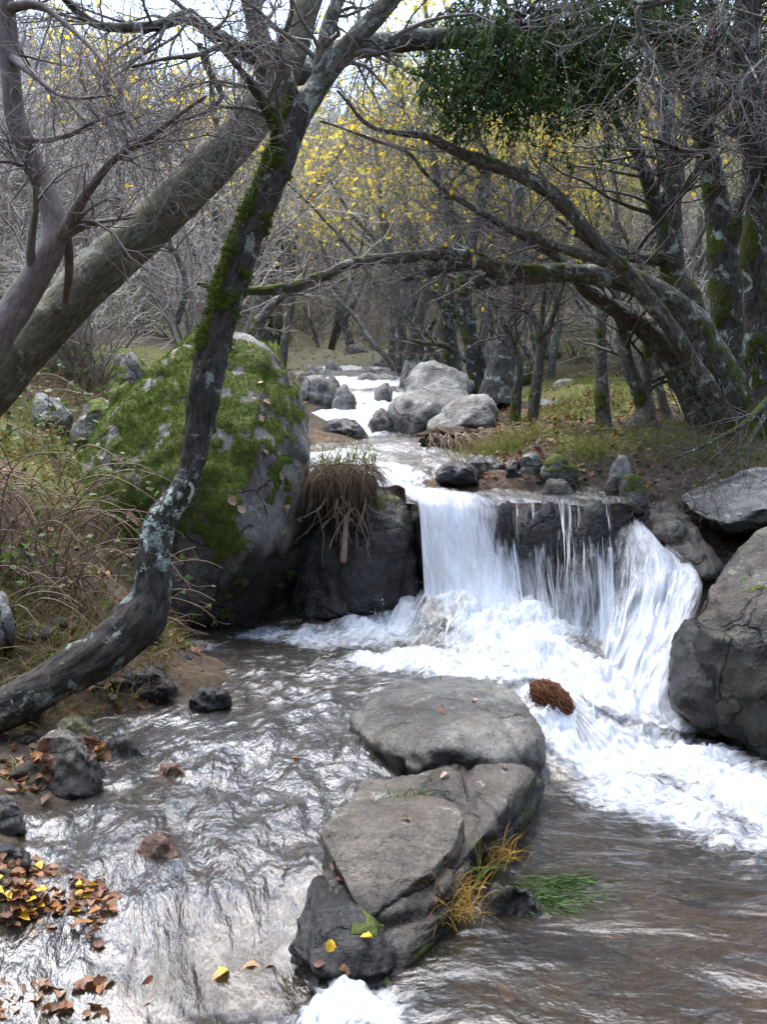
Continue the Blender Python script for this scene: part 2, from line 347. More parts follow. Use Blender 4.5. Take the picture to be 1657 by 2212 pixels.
ctl += [(0, 1, -.2), (-.6, 1.2, -.15), (-1.9, 1, .35), (1.9, 1, .2), (3, 1, .8), (0, -3, -.6), (-3, -3, .8), (3, -3, .8), (0, -6, -.8), (-8, -4, 4), (8, -4, 4), (-14, -4, 9), (14, -4, 9), (-22, -10, 17), (22, -10, 17), (0, -12, 1.5), (-6, -12, 5), (6, -12, 5), (0, -22, 10), (-14, -22, 15), (14, -22, 15), (0, -36, 19), (-20, -36, 22), (20, -36, 22), (-6, 4, 3), (-8, 8, 5), (7, 5, 2.6), (-5, 1, 1.8), (6, 1, 2.2), (-2.6, 2.6, .55), (-2.8, 4, .9)]  # high slopes behind the viewer are unseen, raised to block low sky
def rbf(ctl, eps=.15):
    c = np.array(ctl, float); n = len(c); X = c[:, :2]
    D = np.sqrt(((X[:, None] - X[None]) ** 2).sum(2) + eps * eps)
    Pm = np.concatenate([np.ones((n, 1)), X], 1)
    A = np.zeros((n + 3, n + 3)); A[:n, :n] = D + 0 * np.eye(n); A[:n, n:] = Pm; A[n:, :n] = Pm.T
    w = np.linalg.lstsq(A, np.concatenate([c[:, 2], np.zeros(3)]), rcond=None)[0]
    def f(x, y):
        x = np.asarray(x, float).ravel(); y = np.asarray(y, float).ravel(); o = np.empty(len(x))
        for i in range(0, len(x), 20000):
            xx, yy = x[i:i + 20000], y[i:i + 20000]
            d = np.sqrt((xx[:, None] - X[None, :, 0]) ** 2 + (yy[:, None] - X[None, :, 1]) ** 2 + eps * eps)
            o[i:i + 20000] = d @ w[:n] + w[n] + w[n + 1] * xx + w[n + 2] * yy
        return o
    return f
_H = rbf(ctl)
def H(x, y):
    x = np.asarray(x, float).ravel(); y = np.asarray(y, float).ravel()
    yc = np.minimum(y, 54); xc = np.clip(x, -38, 38)
    z = _H(xc, yc) - np.maximum(y - 54, 0) * .35
    q = np.stack([x, y, 0 * x], 1)
    far = sstep(9, 22, y)
    return z + fbm(q * 2.2, 4) * .05 * (1 - far) + fbm(q * 9, 3) * .015 * (1 - far) + fbm(q * .35, 4) * .5 * far

ys = np.concatenate([np.linspace(-36, -7, 20, endpoint=False), np.linspace(-7, 1.5, 24, endpoint=False), np.linspace(1.5, 10, 170, endpoint=False), 10 * (75 / 10) ** np.linspace(0, 1, 95)])
ss_ = np.linspace(-1, 1, 331); xs = 4 * np.sinh(3.1 * ss_)
gx, gy = np.meshgrid(xs, ys); gxf, gyf = gx.ravel(), gy.ravel(); gz = H(gxf, gyf)
def gridF(r, c):
    i = np.arange((r - 1) * c).reshape(r - 1, c)[:, :-1].ravel()
    return np.stack([i, i + 1, i + c + 1, i + c], 1)
turf = sstep(.55, .9, gxf) * sstep(6.9, 7.6, gyf) * (1 - sstep(11, 14, gyf)) + .8 * sstep(-1.2, -2.0, gxf) * sstep(3, 4, gyf) * (1 - sstep(9, 12, gyf))
q = np.stack([gxf, gyf, gz], 1)
turf = turf * sstep(-.3, .15, fbm(q * .9 + 3, 3) + .15)
hill = np.maximum(sstep(10, 17, gyf), sstep(-5, -9, gyf))
sunlit_mead = hill * sstep(8, 11, gxf) * sstep(22, 27, gyf) * sstep(-.5, .2, fbm(q * .12 + 8, 3) + .2)
bed = sstep(1.1, .8, np.abs(gxf + .1 - .2 * (gyf - 4))) * (1 - sstep(.25, .35, gz)) * (1 - sstep(6, 7, gyf))
mk('ground', np.stack([gxf, gyf, gz], 1), gridF(len(ys), len(xs)), M['ground'], base=(0, 0, 0), attrs={'turf': turf, 'hill': hill, 'sunlit_meadow': sunlit_mead, 'bed': bed}, kind='structure')

# ------------------------------------------------------------------ rocks
_ico = {}
def ico(s):
    if s not in _ico:
        bm = bmesh.new(); bmesh.ops.create_icosphere(bm, subdivisions=s, radius=1); bm.verts.ensure_lookup_table()
        _ico[s] = (np.array([v.co[:] for v in bm.verts]), np.array([[v.index for v in f.verts] for f in bm.faces])); bm.free()
    return _ico[s]
def vnormals(V, F):
    n = np.cross(V[F[:, 1]] - V[F[:, 0]], V[F[:, 2]] - V[F[:, 0]]); o = np.zeros_like(V)
    for k in range(3): np.add.at(o, F[:, k], n)
    return nrm(o)
def rock_geo(pts, k=9, sub=5, amp=.03, freq=2.5, seed=0, moss=None, wetz=None, wet=None, crack=.0, chips=26, chip=.93):
    pts = np.asarray(pts, float); lo, hi = pts.min(0), pts.max(0); c = (lo + hi) / 2; he = (hi - lo) / 2
    c = .5 * c + .5 * pts.mean(0)
    bm = bmesh.new(); vs = [bm.verts.new(p) for p in pts]; bmesh.ops.convex_hull(bm, input=vs)
    bmesh.ops.recalc_face_normals(bm, faces=bm.faces); bm.normal_update(); pl = []
    for f in bm.faces:
        n = np.array(f.normal[:]); p0 = np.array(f.verts[0].co[:]); dd = n @ (p0 - c)
        if f.calc_area() < 1e-7: continue
        if dd < 0: n, dd = -n, -dd
        if dd > 1e-4: pl.append((*n, dd))
    bm.free(); pl = np.array(pl)
    u, F = ico(sub); u = nrm(u * he); t = np.maximum(u @ (pl[:, :3] / pl[:, 3:4]).T, 0)
    r = (t ** k).sum(1) ** (-1 / k); V = c + u * r[:, None]
    gr = np.random.default_rng(900 + seed)
    for j in range(chips):                                  # flat broken faces
        pd = nrm(gr.normal(size=3) / he); pr = (V - c) @ pd; mx = pr.max() * (chip + (1 - chip) * .9 * gr.random())
        e = np.maximum(pr - mx, 0); V = V - pd * (e * .92)[:, None]
    n = vnormals(V, F); q = V + seed * 7.7
    sc = amp
    V = V + n * (sc * (fbm(q * freq, 5, .55) + .45 * ridged(q * freq * 1.7 + 5, 4) - .2) + sc * .28 * fbm(q * freq * 6, 4))[:, None]
    if crack: V = V - n * (crack * sstep(.86, .99, 1 - np.abs(vnoise(q * freq * .8 + 3))))[:, None]
    n = vnormals(V, F); mo = np.zeros(len(V))
    if moss is not None:
        mo = moss(V, n) + .75 * fbm(q * 5.5, 4) + .5 * fbm(q * 18, 3); mo = sstep(.2, .5, mo)
        V = V + n * (mo * (.006 + .005 * fbm(q * 30, 3)))[:, None]
    w = np.zeros(len(V))
    if wetz is not None: w = 1 - sstep(wetz - .04, wetz + .08, V[:, 2] + .05 * fbm(q * 5, 3))
    if wet is not None: w = np.maximum(w, np.clip(wet(V, n) + .3 * fbm(q * 4, 3), 0, 1))
    return V, F, {'moss': mo, 'wet': w}
from mathutils.bvhtree import BVHTree
BV = []; GEO = {}
def rock(name, label, cat, pts, mat, group=None, **kw):
    V, F, at = rock_geo(pts, **kw)
    if name == 'rock':                                       # seat the stone in the ground
        hb = H([V[:, 0].mean()], [V[:, 1].mean()])[0] - .04; zt, zb = V[:, 2].max(), V[:, 2].min()
        if zb > hb: V[:, 2] = zt - (zt - V[:, 2]) * ((zt - hb) / (zt - zb))
    BV.append((V[:, :2].min(0), V[:, :2].max(0), BVHTree.FromPolygons(V.tolist(), F.tolist())))
    GEO[label] = (V, F, at); return mk(name, V, F, M[mat], attrs=at, label=label, cat=cat, group=group)
def PP(*a): return [P(*x) for x in a]
def box_px(x0, x1, y0, y1, d, th, tilt=0, jit=.12, seed=0):
    """rounded stone filling the seen extent x0..x1, y0..y1 at distance d, th metres deep"""
    r = np.random.default_rng(seed + int(x0) * 7 + int(y0)); out = []
    for (fx, fy) in ((0, .55), (.2, .05), (.65, 0), (1, .45), (.85, 1), (.15, 1), (.5, -.02), (0, .9), (1, .85)):
        for dd in (0, 1):
            jx, jy = r.normal(0, jit, 2) * .6
            k = .12 if dd else 0
            px = x0 + (x1 - x0) * (fx * (1 - 2 * k) + k + jx * .3); py = y0 + (y1 - y0) * (fy * (1 - k) + jy * .2 * (0 < fy < 1))
            out.append(P(px, py + tilt * dd, d + (dd - .5) * th * (.8 if fy < .3 else 1)))
    c = np.mean(out, 0); out += [c + [0, -th * .62, -.02]]
    return out

# big mossy boulder on the left
R1 = PP((440, 700, 6.7), (520, 690, 6.8), (570, 745, 6.7), (640, 815, 6.6), (690, 895, 6.5), (694, 970, 6.45), (660, 1090, 6.3), (640, 1240, 6.25), (610, 1340, 6.3),
        (340, 800, 6.6), (215, 905, 6.5), (148, 1050, 6.3), (185, 1190, 6.1), (330, 1350, 6.0), (420, 1375, 5.9), (520, 1365, 5.85), (400, 1000, 5.85), (520, 1120, 5.75), (560, 900, 6.05), (450, 800, 6.3), (545, 1240, 5.78),
        (440, 700, 7.8), (600, 800, 7.9), (680, 950, 7.8), (250, 900, 7.8), (200, 1200, 7.6), (640, 1340, 7.5), (400, 1350, 7.5))
big_boulder = rock('boulder', 'huge moss covered granite boulder beside the pool, behind the leaning lichened trunk', 'boulder', R1, 'granite', k=40, sub=6, amp=.03, freq=2.6, seed=1, crack=.025, chips=30, chip=.86,
     moss=lambda V, n: -.22 + .85 * sstep(-.6, .3, n[:, 2] - .4 * n[:, 0]) * sstep(.45, 1.0, V[:, 2]) - .5 * sstep(.6, 1, n[:, 0]) - .35 * sstep(1.75, 2.05, V[:, 2]) + .25 * sstep(-.9, -1.3, V[:, 0]),
     wetz=.34, wet=lambda V, n: .9 * sstep(.1, .8, n[:, 0]) * (1 - sstep(.6, 1.0, V[:, 2])) + .6 * sstep(.0, -.5, n[:, 2]))  # darker low on the right side and on faces turned downward
# dark wet rock left of the fall
rock('boulder', 'dark wet boulder hung with dry grass at the left edge of the waterfall', 'boulder',
     PP((640, 1060, 6.6), (760, 1040, 6.6), (850, 1058, 6.4), (893, 1085, 6.35), (912, 1180, 6.3), (916, 1290, 6.2), (860, 1350, 6.1), (700, 1350, 6.1), (610, 1340, 6.3), (790, 1180, 6.15), (880, 1120, 6.25),
        (660, 1050, 7.4), (880, 1050, 7.4), (900, 1350, 7.4), (640, 1350, 7.4)), 'darkrock', k=20, sub=6, amp=.045, freq=2.2, seed=2, crack=.02, wet=lambda V, n: .75 + 0 * V[:, 2],
     moss=lambda V, n: -.9 + 1.0 * sstep(.3, .9, n[:, 2]))
# rock the fall runs over
rock('boulder', 'broad blackish ledge rock behind the falling water', 'boulder',
     PP((880, 1082, 6.42), (1000, 1078, 6.4), (1100, 1076, 6.36), (1250, 1078, 6.32), (1375, 1086, 6.28), (1375, 1160, 6.1), (920, 1400, 6.2), (1100, 1420, 6.1), (1340, 1460, 5.95), (1230, 1150, 6.16),
        (1060, 1150, 6.22), (900, 1085, 7.2), (1360, 1085, 7.2), (1360, 1430, 7.3), (920, 1400, 7.3)), 'darkrock', k=22, sub=6, amp=.045, freq=3, seed=3, crack=.03, wet=lambda V, n: 1 + 0 * V[:, 2])
rock('boulder', 'dark wedge shaped rock under the middle of the waterfall', 'boulder',
     PP((1215, 1195, 5.95), (1290, 1160, 5.9), (1330, 1190, 5.88), (1345, 1330, 5.7), (1310, 1430, 5.6), (1230, 1420, 5.65), (1190, 1330, 5.75), (1260, 1290, 5.62), (1220, 1190, 6.4), (1340, 1180, 6.4), (1330, 1430, 6.2), (1200, 1400, 6.2)),
     'darkrock', k=10, sub=5, amp=.035, freq=4, seed=4, wet=lambda V, n: 1 + 0 * V[:, 2])
# right hand boulders
R5 = PP((1650, 1110, 4.9), (1600, 1165, 4.75), (1590, 1215, 4.6), (1500, 1275, 4.55), (1480, 1330, 4.5), (1520, 1400, 4.4), (1560, 1560, 4.3), (1600, 1640, 4.25), (1760, 1660, 4.2), (1850, 1200, 4.6), (1850, 1500, 4.2), (1700, 1100, 5.0), (1640, 1350, 4.28),
        (1850, 1100, 5.6), (1600, 1200, 5.5), (1560, 1600, 5.3), (1850, 1650, 5.3))
rock('boulder', 'large brown boulder filling the right edge beside the white pool', 'boulder', R5, 'brownrock', k=18, sub=6, amp=.045, freq=2.2, seed=5, crack=.02, chips=18, chip=.92, wetz=.12,
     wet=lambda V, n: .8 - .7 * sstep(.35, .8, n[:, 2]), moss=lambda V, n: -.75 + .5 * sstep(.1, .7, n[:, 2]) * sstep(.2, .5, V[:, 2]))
rock('boulder', 'wet dark boulder at the foot of the right hand chute, wedged under the larger one', 'boulder',
     PP((1490, 1340, 4.75), (1440, 1430, 4.7), (1428, 1490, 4.65), (1450, 1530, 4.55), (1540, 1590, 4.45), (1590, 1500, 4.4), (1560, 1400, 4.45), (1500, 1440, 4.4), (1500, 1340, 5.3), (1600, 1400, 5.3), (1440, 1540, 5.2), (1580, 1600, 5.1)),
     'darkrock', k=20, sub=6, amp=.035, freq=3, seed=6, chips=34, chip=.88, crack=.03, wet=lambda V, n: .8 + 0 * V[:, 2])
rock('boulder', 'pale banded slab lying at the right edge behind the brown boulder', 'boulder',
     PP((1462, 1075, 6.2), (1500, 1050, 6.3), (1600, 1015, 6.4), (1720, 1000, 6.4), (1800, 1060, 6.1), (1760, 1160, 5.7), (1600, 1130, 5.8), (1560, 1150, 5.7), (1480, 1100, 6.0), (1650, 1090, 5.6), (1480, 1080, 6.9), (1760, 1010, 7.1), (1760, 1160, 6.6), (1550, 1150, 6.6)),
     'pale', k=30, sub=6, amp=.03, freq=3, seed=7, crack=.03, wet=lambda V, n: .8 * sstep(-.1, -.6, n[:, 2]))  # faces turned downward are made darker and glossier
rock('boulder', 'long brown slab leaning down beside the right hand chute', 'boulder',
     PP((1385, 1085, 6.15), (1440, 1075, 6.2), (1470, 1090, 6.15), (1550, 1200, 5.75), (1570, 1250, 5.6), (1520, 1262, 5.55), (1430, 1165, 5.9), (1390, 1130, 6.05), (1460, 1130, 5.85), (1400, 1100, 6.7), (1480, 1100, 6.7), (1570, 1260, 6.2), (1480, 1240, 6.2)),
     'brownrock', k=18, sub=5, amp=.045, freq=3.5, seed=8, crack=.02, wet=lambda V, n: .35 + 0 * V[:, 2])
# slabs in the middle of the stream
R6t = [G(755, 1530, .23), G(820, 1480, .27), G(900, 1452, .28), G(1060, 1456, .29), G(1130, 1492, .28), G(1178, 1555, .25), G(1195, 1620, .16), G(1100, 1645, .22), G(960, 1605, .3), G(880, 1655, .2), G(785, 1600, .2), G(950, 1520, .32), G(1040, 1540, .32)]
R6 = R6t + [p + [.0, .02, -.38] for p in R6t[:9]]
rock('boulder', 'smooth grey domed rock in midstream with a wet shining top', 'boulder', R6, 'wetslab', k=30, sub=6, amp=.016, freq=3.5, seed=9, crack=.012, chip=.97, wetz=.17,
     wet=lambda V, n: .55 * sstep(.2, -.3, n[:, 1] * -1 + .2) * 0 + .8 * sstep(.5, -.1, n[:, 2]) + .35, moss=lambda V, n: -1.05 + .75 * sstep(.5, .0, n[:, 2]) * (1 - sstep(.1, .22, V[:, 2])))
# block below it: ridge rock under both slabs
RB = [G(775, 1680, .17), G(1150, 1620, .22), G(1192, 1650, .16), G(1196, 1700, 0), G(1110, 1705, .2), G(1020, 1850, .15), G(1120, 1795, 0), G(1015, 1938, 0), G(940, 1960, .12), G(840, 2145, -.01), G(700, 1830, .13), G(700, 1990, .1), G(730, 2100, .02), G(990, 1640, .23)]
RB = RB + [p + [-.03, .08, -.3] for p in RB]
rock('boulder', 'long dark cracked ledge with mossy flank under the two midstream slabs', 'boulder', RB, 'slab', k=40, sub=6, amp=.03, freq=4.5, chips=30, chip=.92, seed=10, crack=.03, wetz=.06,
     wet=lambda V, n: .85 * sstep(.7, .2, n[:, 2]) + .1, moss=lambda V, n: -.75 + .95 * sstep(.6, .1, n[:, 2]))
R7t = [G(682, 1790, .23), G(730, 1740, .25), G(860, 1705, .25), G(980, 1725, .25), G(1005, 1760, .23), G(985, 1830, .2), G(930, 1880, .19), G(850, 1900, .18), G(830, 1965, .12), G(790, 1990, .10), G(745, 1920, .14), G(712, 1850, .19), G(850, 1790, .26)]
R7 = R7t + [p + [.02, .05, -.13] for p in R7t[:12]]
rock('boulder', 'flat angular grey slab tilted towards the viewer in midstream', 'boulder', R7, 'slab', k=60, sub=6, amp=.009, freq=6, chips=16, chip=.97, seed=11, wet=lambda V, n: .9 * sstep(.1, -.4, n[:, 2]) + .9 * sstep(.17, .12, V[:, 2]), crack=.006,
     moss=lambda V, n: -1.0 + .5 * sstep(.3, .0, n[:, 2]))
RC = [G(630, 1985, .09), G(690, 1860, .12), G(830, 1940, .1), G(930, 1880, .09), G(1010, 1870, .03), G(970, 2010, 0), G(870, 2070, .02), G(815, 2145, .0), G(690, 2170, -.03), G(620, 2090, .02), G(740, 2010, .13)]
RC = RC + [p + [0, .06, -.25] for p in RC]
rock('boulder', 'low black mossy rock strewn with leaves below the tilted slab', 'boulder', RC, 'darkrock', k=28, sub=6, amp=.025, freq=6, chips=40, chip=.88, seed=12, crack=.02, wet=lambda V, n: .9 + 0 * V[:, 2], moss=lambda V, n: -.5 + .6 * sstep(.62, .9, V[:, 0] + .9 - .0 * n[:, 2]))
# upstream boulders
rock('boulder', 'tall pale upright boulder beside the upper cascade', 'boulder', PP((905, 790, 9.9), (930, 778, 9.9), (985, 800, 9.9), (1020, 825, 9.8), (1022, 860, 9.6), (985, 900, 9.3), (900, 955, 9.2), (850, 950, 9.3), (835, 880, 9.4), (860, 850, 9.4), (940, 870, 9.1), (930, 790, 10.8), (1010, 830, 10.8), (990, 930, 10.6), (850, 940, 10.6)),
     'pale', k=22, sub=5, amp=.06, freq=2, seed=13, crack=.03, wetz=1.35)
rock('boulder', 'rounded grey boulder in front of the tall upright one', 'boulder', PP((920, 925, 9.0), (960, 870, 9.1), (1010, 850, 9.2), (1060, 852, 9.2), (1082, 890, 9.1), (1075, 940, 8.9), (1000, 965, 8.7), (930, 965, 8.7), (1010, 900, 8.6), (960, 860, 9.9), (1060, 860, 9.9), (1060, 950, 9.7), (930, 960, 9.7)), 'pale', k=14, sub=5, amp=.05, freq=2.2, seed=14)
def upstone(x0, x1, y0, y1, d, th, mat, label, seed, **kw):
    return rock('rock', label, 'rock', box_px(x0, x1, y0, y1, d, th, seed=seed), mat, k=12, sub=5 if y1 > 1400 else 4, amp=.07 * th + .01, freq=2 / max(th, .2) + 1, seed=seed, **kw)
upstone(640, 725, 812, 890, 10.6, .5, 'pale', 'grey rock on the left of the upper white cascade', 20)
upstone(715, 772, 828, 882, 10.2, .4, 'pale', 'smaller rock between the left bank and upper cascade', 21, wetz=1.6)
upstone(755, 862, 806, 838, 13.5, .7, 'pale', 'flat bluish rock above the upper cascade', 22)
upstone(690, 800, 900, 975, 9.2, .5, 'darkrock', 'dark wet rock below the upper cascade step', 23, wet=lambda V, n: .8 + 0 * V[:, 2])
upstone(795, 850, 880, 965, 9.6, .5, 'granite', 'leaning grey rock against the tall upright boulder', 24, wetz=1.35)
upstone(862, 925, 775, 812, 14, .6, 'granite', 'far grey rock above the tall upright boulder', 25)
upstone(655, 720, 790, 822, 14, .7, 'pale', 'low pale rock far up on the left bank of the stream', 26)
upstone(740, 800, 745, 790, 17, .8, 'granite', 'distant rock between the thin lichened trunks', 27)
upstone(690, 755, 795, 815, 16, .5, 'granite', 'small distant rock in midstream beyond the cascades', 28)
upstone(1090, 1130, 995, 1050, 7.0, .25, 'darkrock', 'small dark stone at the bank edge above the fall', 29, wetz=1.15)
upstone(1120, 1175, 975, 1045, 7.1, .3, 'granite', 'upright grey stone at the bank edge beside the mossy hump', 30)
upstone(1155, 1250, 985, 1048, 7.0, .35, 'granite', 'moss covered hump of stone on the right bank edge', 31, moss=lambda V, n: .1 + .6 * n[:, 2])
upstone(1170, 1245, 1034, 1072, 6.75, .25, 'granite', 'flat grey stone at the water edge above the fall', 32)
upstone(1310, 1372, 988, 1048, 6.7, .28, 'pale', 'pale pointed stone standing on the brown path', 33)
upstone(1335, 1400, 1025, 1085, 6.55, .25, 'granite', 'mossy stone at the bank edge under the pale pointed stone', 34, moss=lambda V, n: -.1 + .6 * n[:, 2])
upstone(940, 1040, 1000, 1050, 6.9, .35, 'darkrock', 'dark rock splashed by the small cascade above the fall', 35, wet=lambda V, n: .9 + 0 * V[:, 2])
upstone(1000, 1110, 985, 1040, 7.25, .4, 'darkrock', 'low wet rock shelf under the right bank', 36, wet=lambda V, n: .7 + 0 * V[:, 2])
upstone(1110, 1240, 1080, 1165, 6.1, .26, 'darkrock', 'dark wet hump of stone parting the water on the lip of the fall', 71, wet=lambda V, n: 1 + 0 * V[:, 2])
upstone(1235, 1348, 1080, 1200, 6.02, .3, 'darkrock', 'dark wet stone at the right end of the lip of the fall', 72, wet=lambda V, n: 1 + 0 * V[:, 2])
upstone(1060, 1130, 1085, 1135, 6.1, .16, 'darkrock', 'small dark stone showing through the fall just below its lip', 73, wet=lambda V, n: 1 + 0 * V[:, 2])
upstone(1255, 1300, 968, 990, 7.6, .2, 'granite', 'small stone half sunk in the path', 37)
upstone(1175, 1235, 948, 975, 7.9, .25, 'granite', 'small grey stone in the grass of the right bank', 38)
upstone(1145, 1245, 868, 905, 10.5, .6, 'pale', 'pale slab behind the thin trunks on the right bank', 39)
upstone(1070, 1200, 900, 940, 9.6, .6, 'pale', 'long low pale rock behind the right bank turf', 40)
upstone(1230, 1330, 890, 935, 9.8, .6, 'pale', 'pale rock between thin trunks and the straight trunk', 41)
upstone(1250, 1340, 850, 890, 11.5, .6, 'granite', 'grey rock further back among the right bank trunks', 42)
upstone(1120, 1150, 780, 830, 13, .4, 'granite', 'mossy rock between the dark trunks behind', 43, moss=lambda V, n: .3 + .3 * n[:, 2])
upstone(1170, 1215, 735, 785, 15, .7, 'pale', 'far pale rock among the bare shrubs', 44)
upstone(1480, 1560, 760, 850, 10.5, .6, 'pale', 'pale rock behind the big leaning trunk', 45)
upstone(1020, 1110, 745, 810, 15, .8, 'granite', 'far grey boulder behind the twin dark trunks', 46)
# left bank stones
upstone(35, 230, 1570, 1775, 3.75, .42, 'brownrock', 'big dark greenish stone at the left water edge', 50, wetz=.2, moss=lambda V, n: -.8 + .35 * n[:, 2])
upstone(108, 204, 1545, 1625, 4.15, .2, 'yellowstone', 'rounded yellowish stone under the leaning trunk', 51)
upstone(205, 335, 1592, 1652, 4.0, .22, 'brownrock', 'pale topped wet stone in shallow water by the left bank', 52, wetz=.2)
upstone(235, 385, 1435, 1515, 4.7, .35, 'darkrock', 'flat dark stone at the water edge under the trunk', 53, wet=lambda V, n: .6 + 0 * V[:, 2])
upstone(405, 500, 1480, 1535, 4.6, .25, 'darkrock', 'black rounded stone washed over by the stream', 54, wet=lambda V, n: 1 + 0 * V[:, 2])
upstone(290, 395, 1800, 1895, 3.2, .2, 'redstone', 'reddish wet stone breaking the surface of the left stream', 55, wet=lambda V, n: .45 + 0 * V[:, 2])
upstone(330, 415, 1645, 1700, 3.8, .2, 'redstone', 'small pinkish stone awash in the left stream', 56, wet=lambda V, n: .3 + 0 * V[:, 2])
upstone(60, 212, 1975, 2070, 2.9, .25, 'brownrock', 'angular brown stone beside the pile of orange leaves', 57, wetz=.05)
upstone(-60, 62, 1720, 1810, 3.4, .3, 'granite', 'grey stone at the left edge of the stream', 58)
upstone(-40, 68, 1825, 1885, 3.1, .2, 'darkrock', 'flat black wet stone at the left edge of the picture', 59, wet=lambda V, n: 1 + 0 * V[:, 2])
upstone(100, 210, 2130, 2190, 2.62, .2, 'darkrock', 'dark stone among leaves in the bottom left corner', 60, wet=lambda V, n: .9 + 0 * V[:, 2])
upstone(-30, 40, 1285, 1345, 4.6, .3, 'pale', 'pale stone in the grass at the left edge', 61)
upstone(230, 345, 755, 850, 8.2, .6, 'granite', 'mossy rock on the left slope behind the big boulder', 62, moss=lambda V, n: .05 + .5 * n[:, 2])
upstone(60, 160, 855, 905, 7.4, .5, 'pale', 'pale rock low on the left slope beside the thick trunk', 63)
upstone(150, 290, 868, 930, 7.2, .5, 'granite', 'grey rock half hidden by grass on the left slope', 64, moss=lambda V, n: -.3 + .5 * n[:, 2])
upstone(150, 200, 700, 785, 10.5, .5, 'granite', 'upright grey rock high on the left slope', 65)
upstone(225, 300, 830, 900, 7.0, .35, 'granite', 'yellow green mossy rock against the left side of the big boulder', 66, moss=lambda V, n: .4 + .3 * n[:, 2])
upstone(560, 620, 740, 800, 8.0, .5, 'granite', 'mossy rock peeping over the right shoulder of the big boulder', 67, moss=lambda V, n: .2 + .4 * n[:, 2])
upstone(1040, 1180, 1905, 1990, 3.0, .2, 'brownrock', 'brown stone just under the surface near the green water weed', 68, wet=lambda V, n: .8 + 0 * V[:, 2])

# ------------------------------------------------------------------ water
def crom(c, n):
    c = np.asarray(c, float); c = np.concatenate([2 * c[:1] - c[1:2], c, 2 * c[-1:] - c[-2:-1]]); m = len(c) - 3
    t = np.linspace(0, m - 1e-6, n); i = t.astype(int); f = (t - i)[:, None]
    a, b, d, e = c[i], c[i + 1], c[i + 2], c[i + 3]
    return .5 * (2 * b + (d - a) * f + (2 * a - 5 * b + 4 * d - e) * f ** 2 + (3 * b - a - 3 * d + e) * f ** 3)
WP = [(1200, 1725, 0), (1300, 1700, 0), (1420, 1600, .01), (1600, 1680, 0), (1650, 1900, 0), (1300, 1900, 0), (1110, 1840, 0), (1080, 1960, 0), (940, 2080, 0), (860, 2150, -.01), (1000, 2212, 0), (1650, 2212, 0), (2200, 1800, 0), (2300, 2212, 0), (1300, 2100, 0), (1480, 1560, .02),
      (1380, 1520, .05), (1205, 1495, .2), (900, 1380, .21), (1000, 1430, .22), (1100, 1465, .21), (1240, 1545, .15), (1270, 1600, .06), (1290, 1650, .02), (1190, 1690, 0), (760, 1610, .165), (690, 1860, .085), (700, 1960, .045), (655, 2060, .0), (730, 2150, -.02),
      (1130, 1760, 0), (1050, 1900, 0), (800, 2170, -.01), (830, 1700, .12)]
_WZ = rbf([tuple(G(*a)) for a in WL + WP] + [tuple(Wd(*a)) for a in ((870, 6.0, .27), (930, 5.98, .40), (1010, 5.92, .44), (1100, 5.75, .37), (1050, 5.6, .30), (1180, 5.55, .31), (1250, 5.35, .25), (1310, 5.2, .18), (1370, 5.0, .10))], .06)
def foamf(X, Y, blobs, asp=1.0):
    f = np.zeros(len(X))
    for px, py, z, r, st in blobs:
        p = G(px, py, z) if z is not None else px
        d2 = ((X - p[0]) ** 2 + ((Y - p[1]) / asp) ** 2) / (r * r); f = np.maximum(f, st * np.exp(-d2 ** 1.5 * .7))
    return f
FB = [(930, 1330, .2, .3, 1.), (1020, 1350, .2, .42, 1.1), (1120, 1390, .2, .4, 1.1), (1220, 1440, .2, .35, 1.1), (1300, 1500, .1, .35, 1.1), (1370, 1530, .03, .3, 1.1), (1200, 1500, .2, .18, .9), (1250, 1570, .1, .25, 1.05), (1290, 1640, 0, .25, 1.05),
      (1400, 1630, 0, .32, 1.), (1500, 1650, 0, .3, 1.), (1600, 1690, 0, .28, .9), (1350, 1710, 0, .22, .8), (1480, 1740, 0, .25, .72), (1620, 1790, 0, .26, .62), (1700, 1750, 0, .3, .8), (1600, 1860, 0, .15, .36), (1450, 1800, 0, .15, .36), (1330, 1770, 0, .12, .3),
      (820, 1370, .2, .32, 1.0), (880, 1420, .2, .32, .95), (700, 1375, .2, .26, .85), (580, 1372, .2, .24, .68), (470, 1400, .2, .18, .55), (720, 1440, .2, .3, .55), (1000, 1440, .2, .3, .95), (1080, 1460, .2, .2, .9), (560, 1420, .2, .24, .42), (850, 1475, .2, .2, .4),
      (500, 1740, .12, .16, .2), (650, 1660, .13, .16, .3), (780, 1640, .14, .12, .36), (450, 1620, .15, .1, .2), (640, 1720, .12, .2, .2), (560, 1560, .16, .25, .14), (450, 1880, .09, .3, .1), (760, 2185, -.02, .17, .7), (860, 2212, 0, .14, .4), (600, 1900, .09, .12, .15)]
ly = np.concatenate([np.arange(1.4, 4.4, .0125), np.arange(4.4, 6.35, .018)]); lx = np.arange(-1.75, 2.6, .0135)
X, Y = [a.ravel() for a in np.meshgrid(lx, ly)]
Z = _WZ(X, Y)
foam = foamf(X, Y, FB)
foam = np.maximum(foam, .17 * sstep(.1, -.1, X - (-.05 + .30 * (Y - 2.6))))
inpool = sstep(-.05, .12, X - (-.05 + .30 * (Y - 2.6))) * (1 - sstep(4.3, 4.7, Y))
q2_ = np.stack([X, Y, 0 * X], 1); wx, wy = fbm(q2_ * 1.6, 3), fbm(q2_ * 1.6 + 31, 3)
cl = crom(np.array([(1.6, 6.6, 0), (1.0, 6.1, 0), (.35, 5.6, 0), (-.25, 5.15, 0), (-.60, 4.55, 0), (-.72, 3.9, 0), (-.66, 3.2, 0), (-.56, 2.6, 0), (-.5, 1.9, 0), (-.45, .8, 0)]), 160)[:, :2]
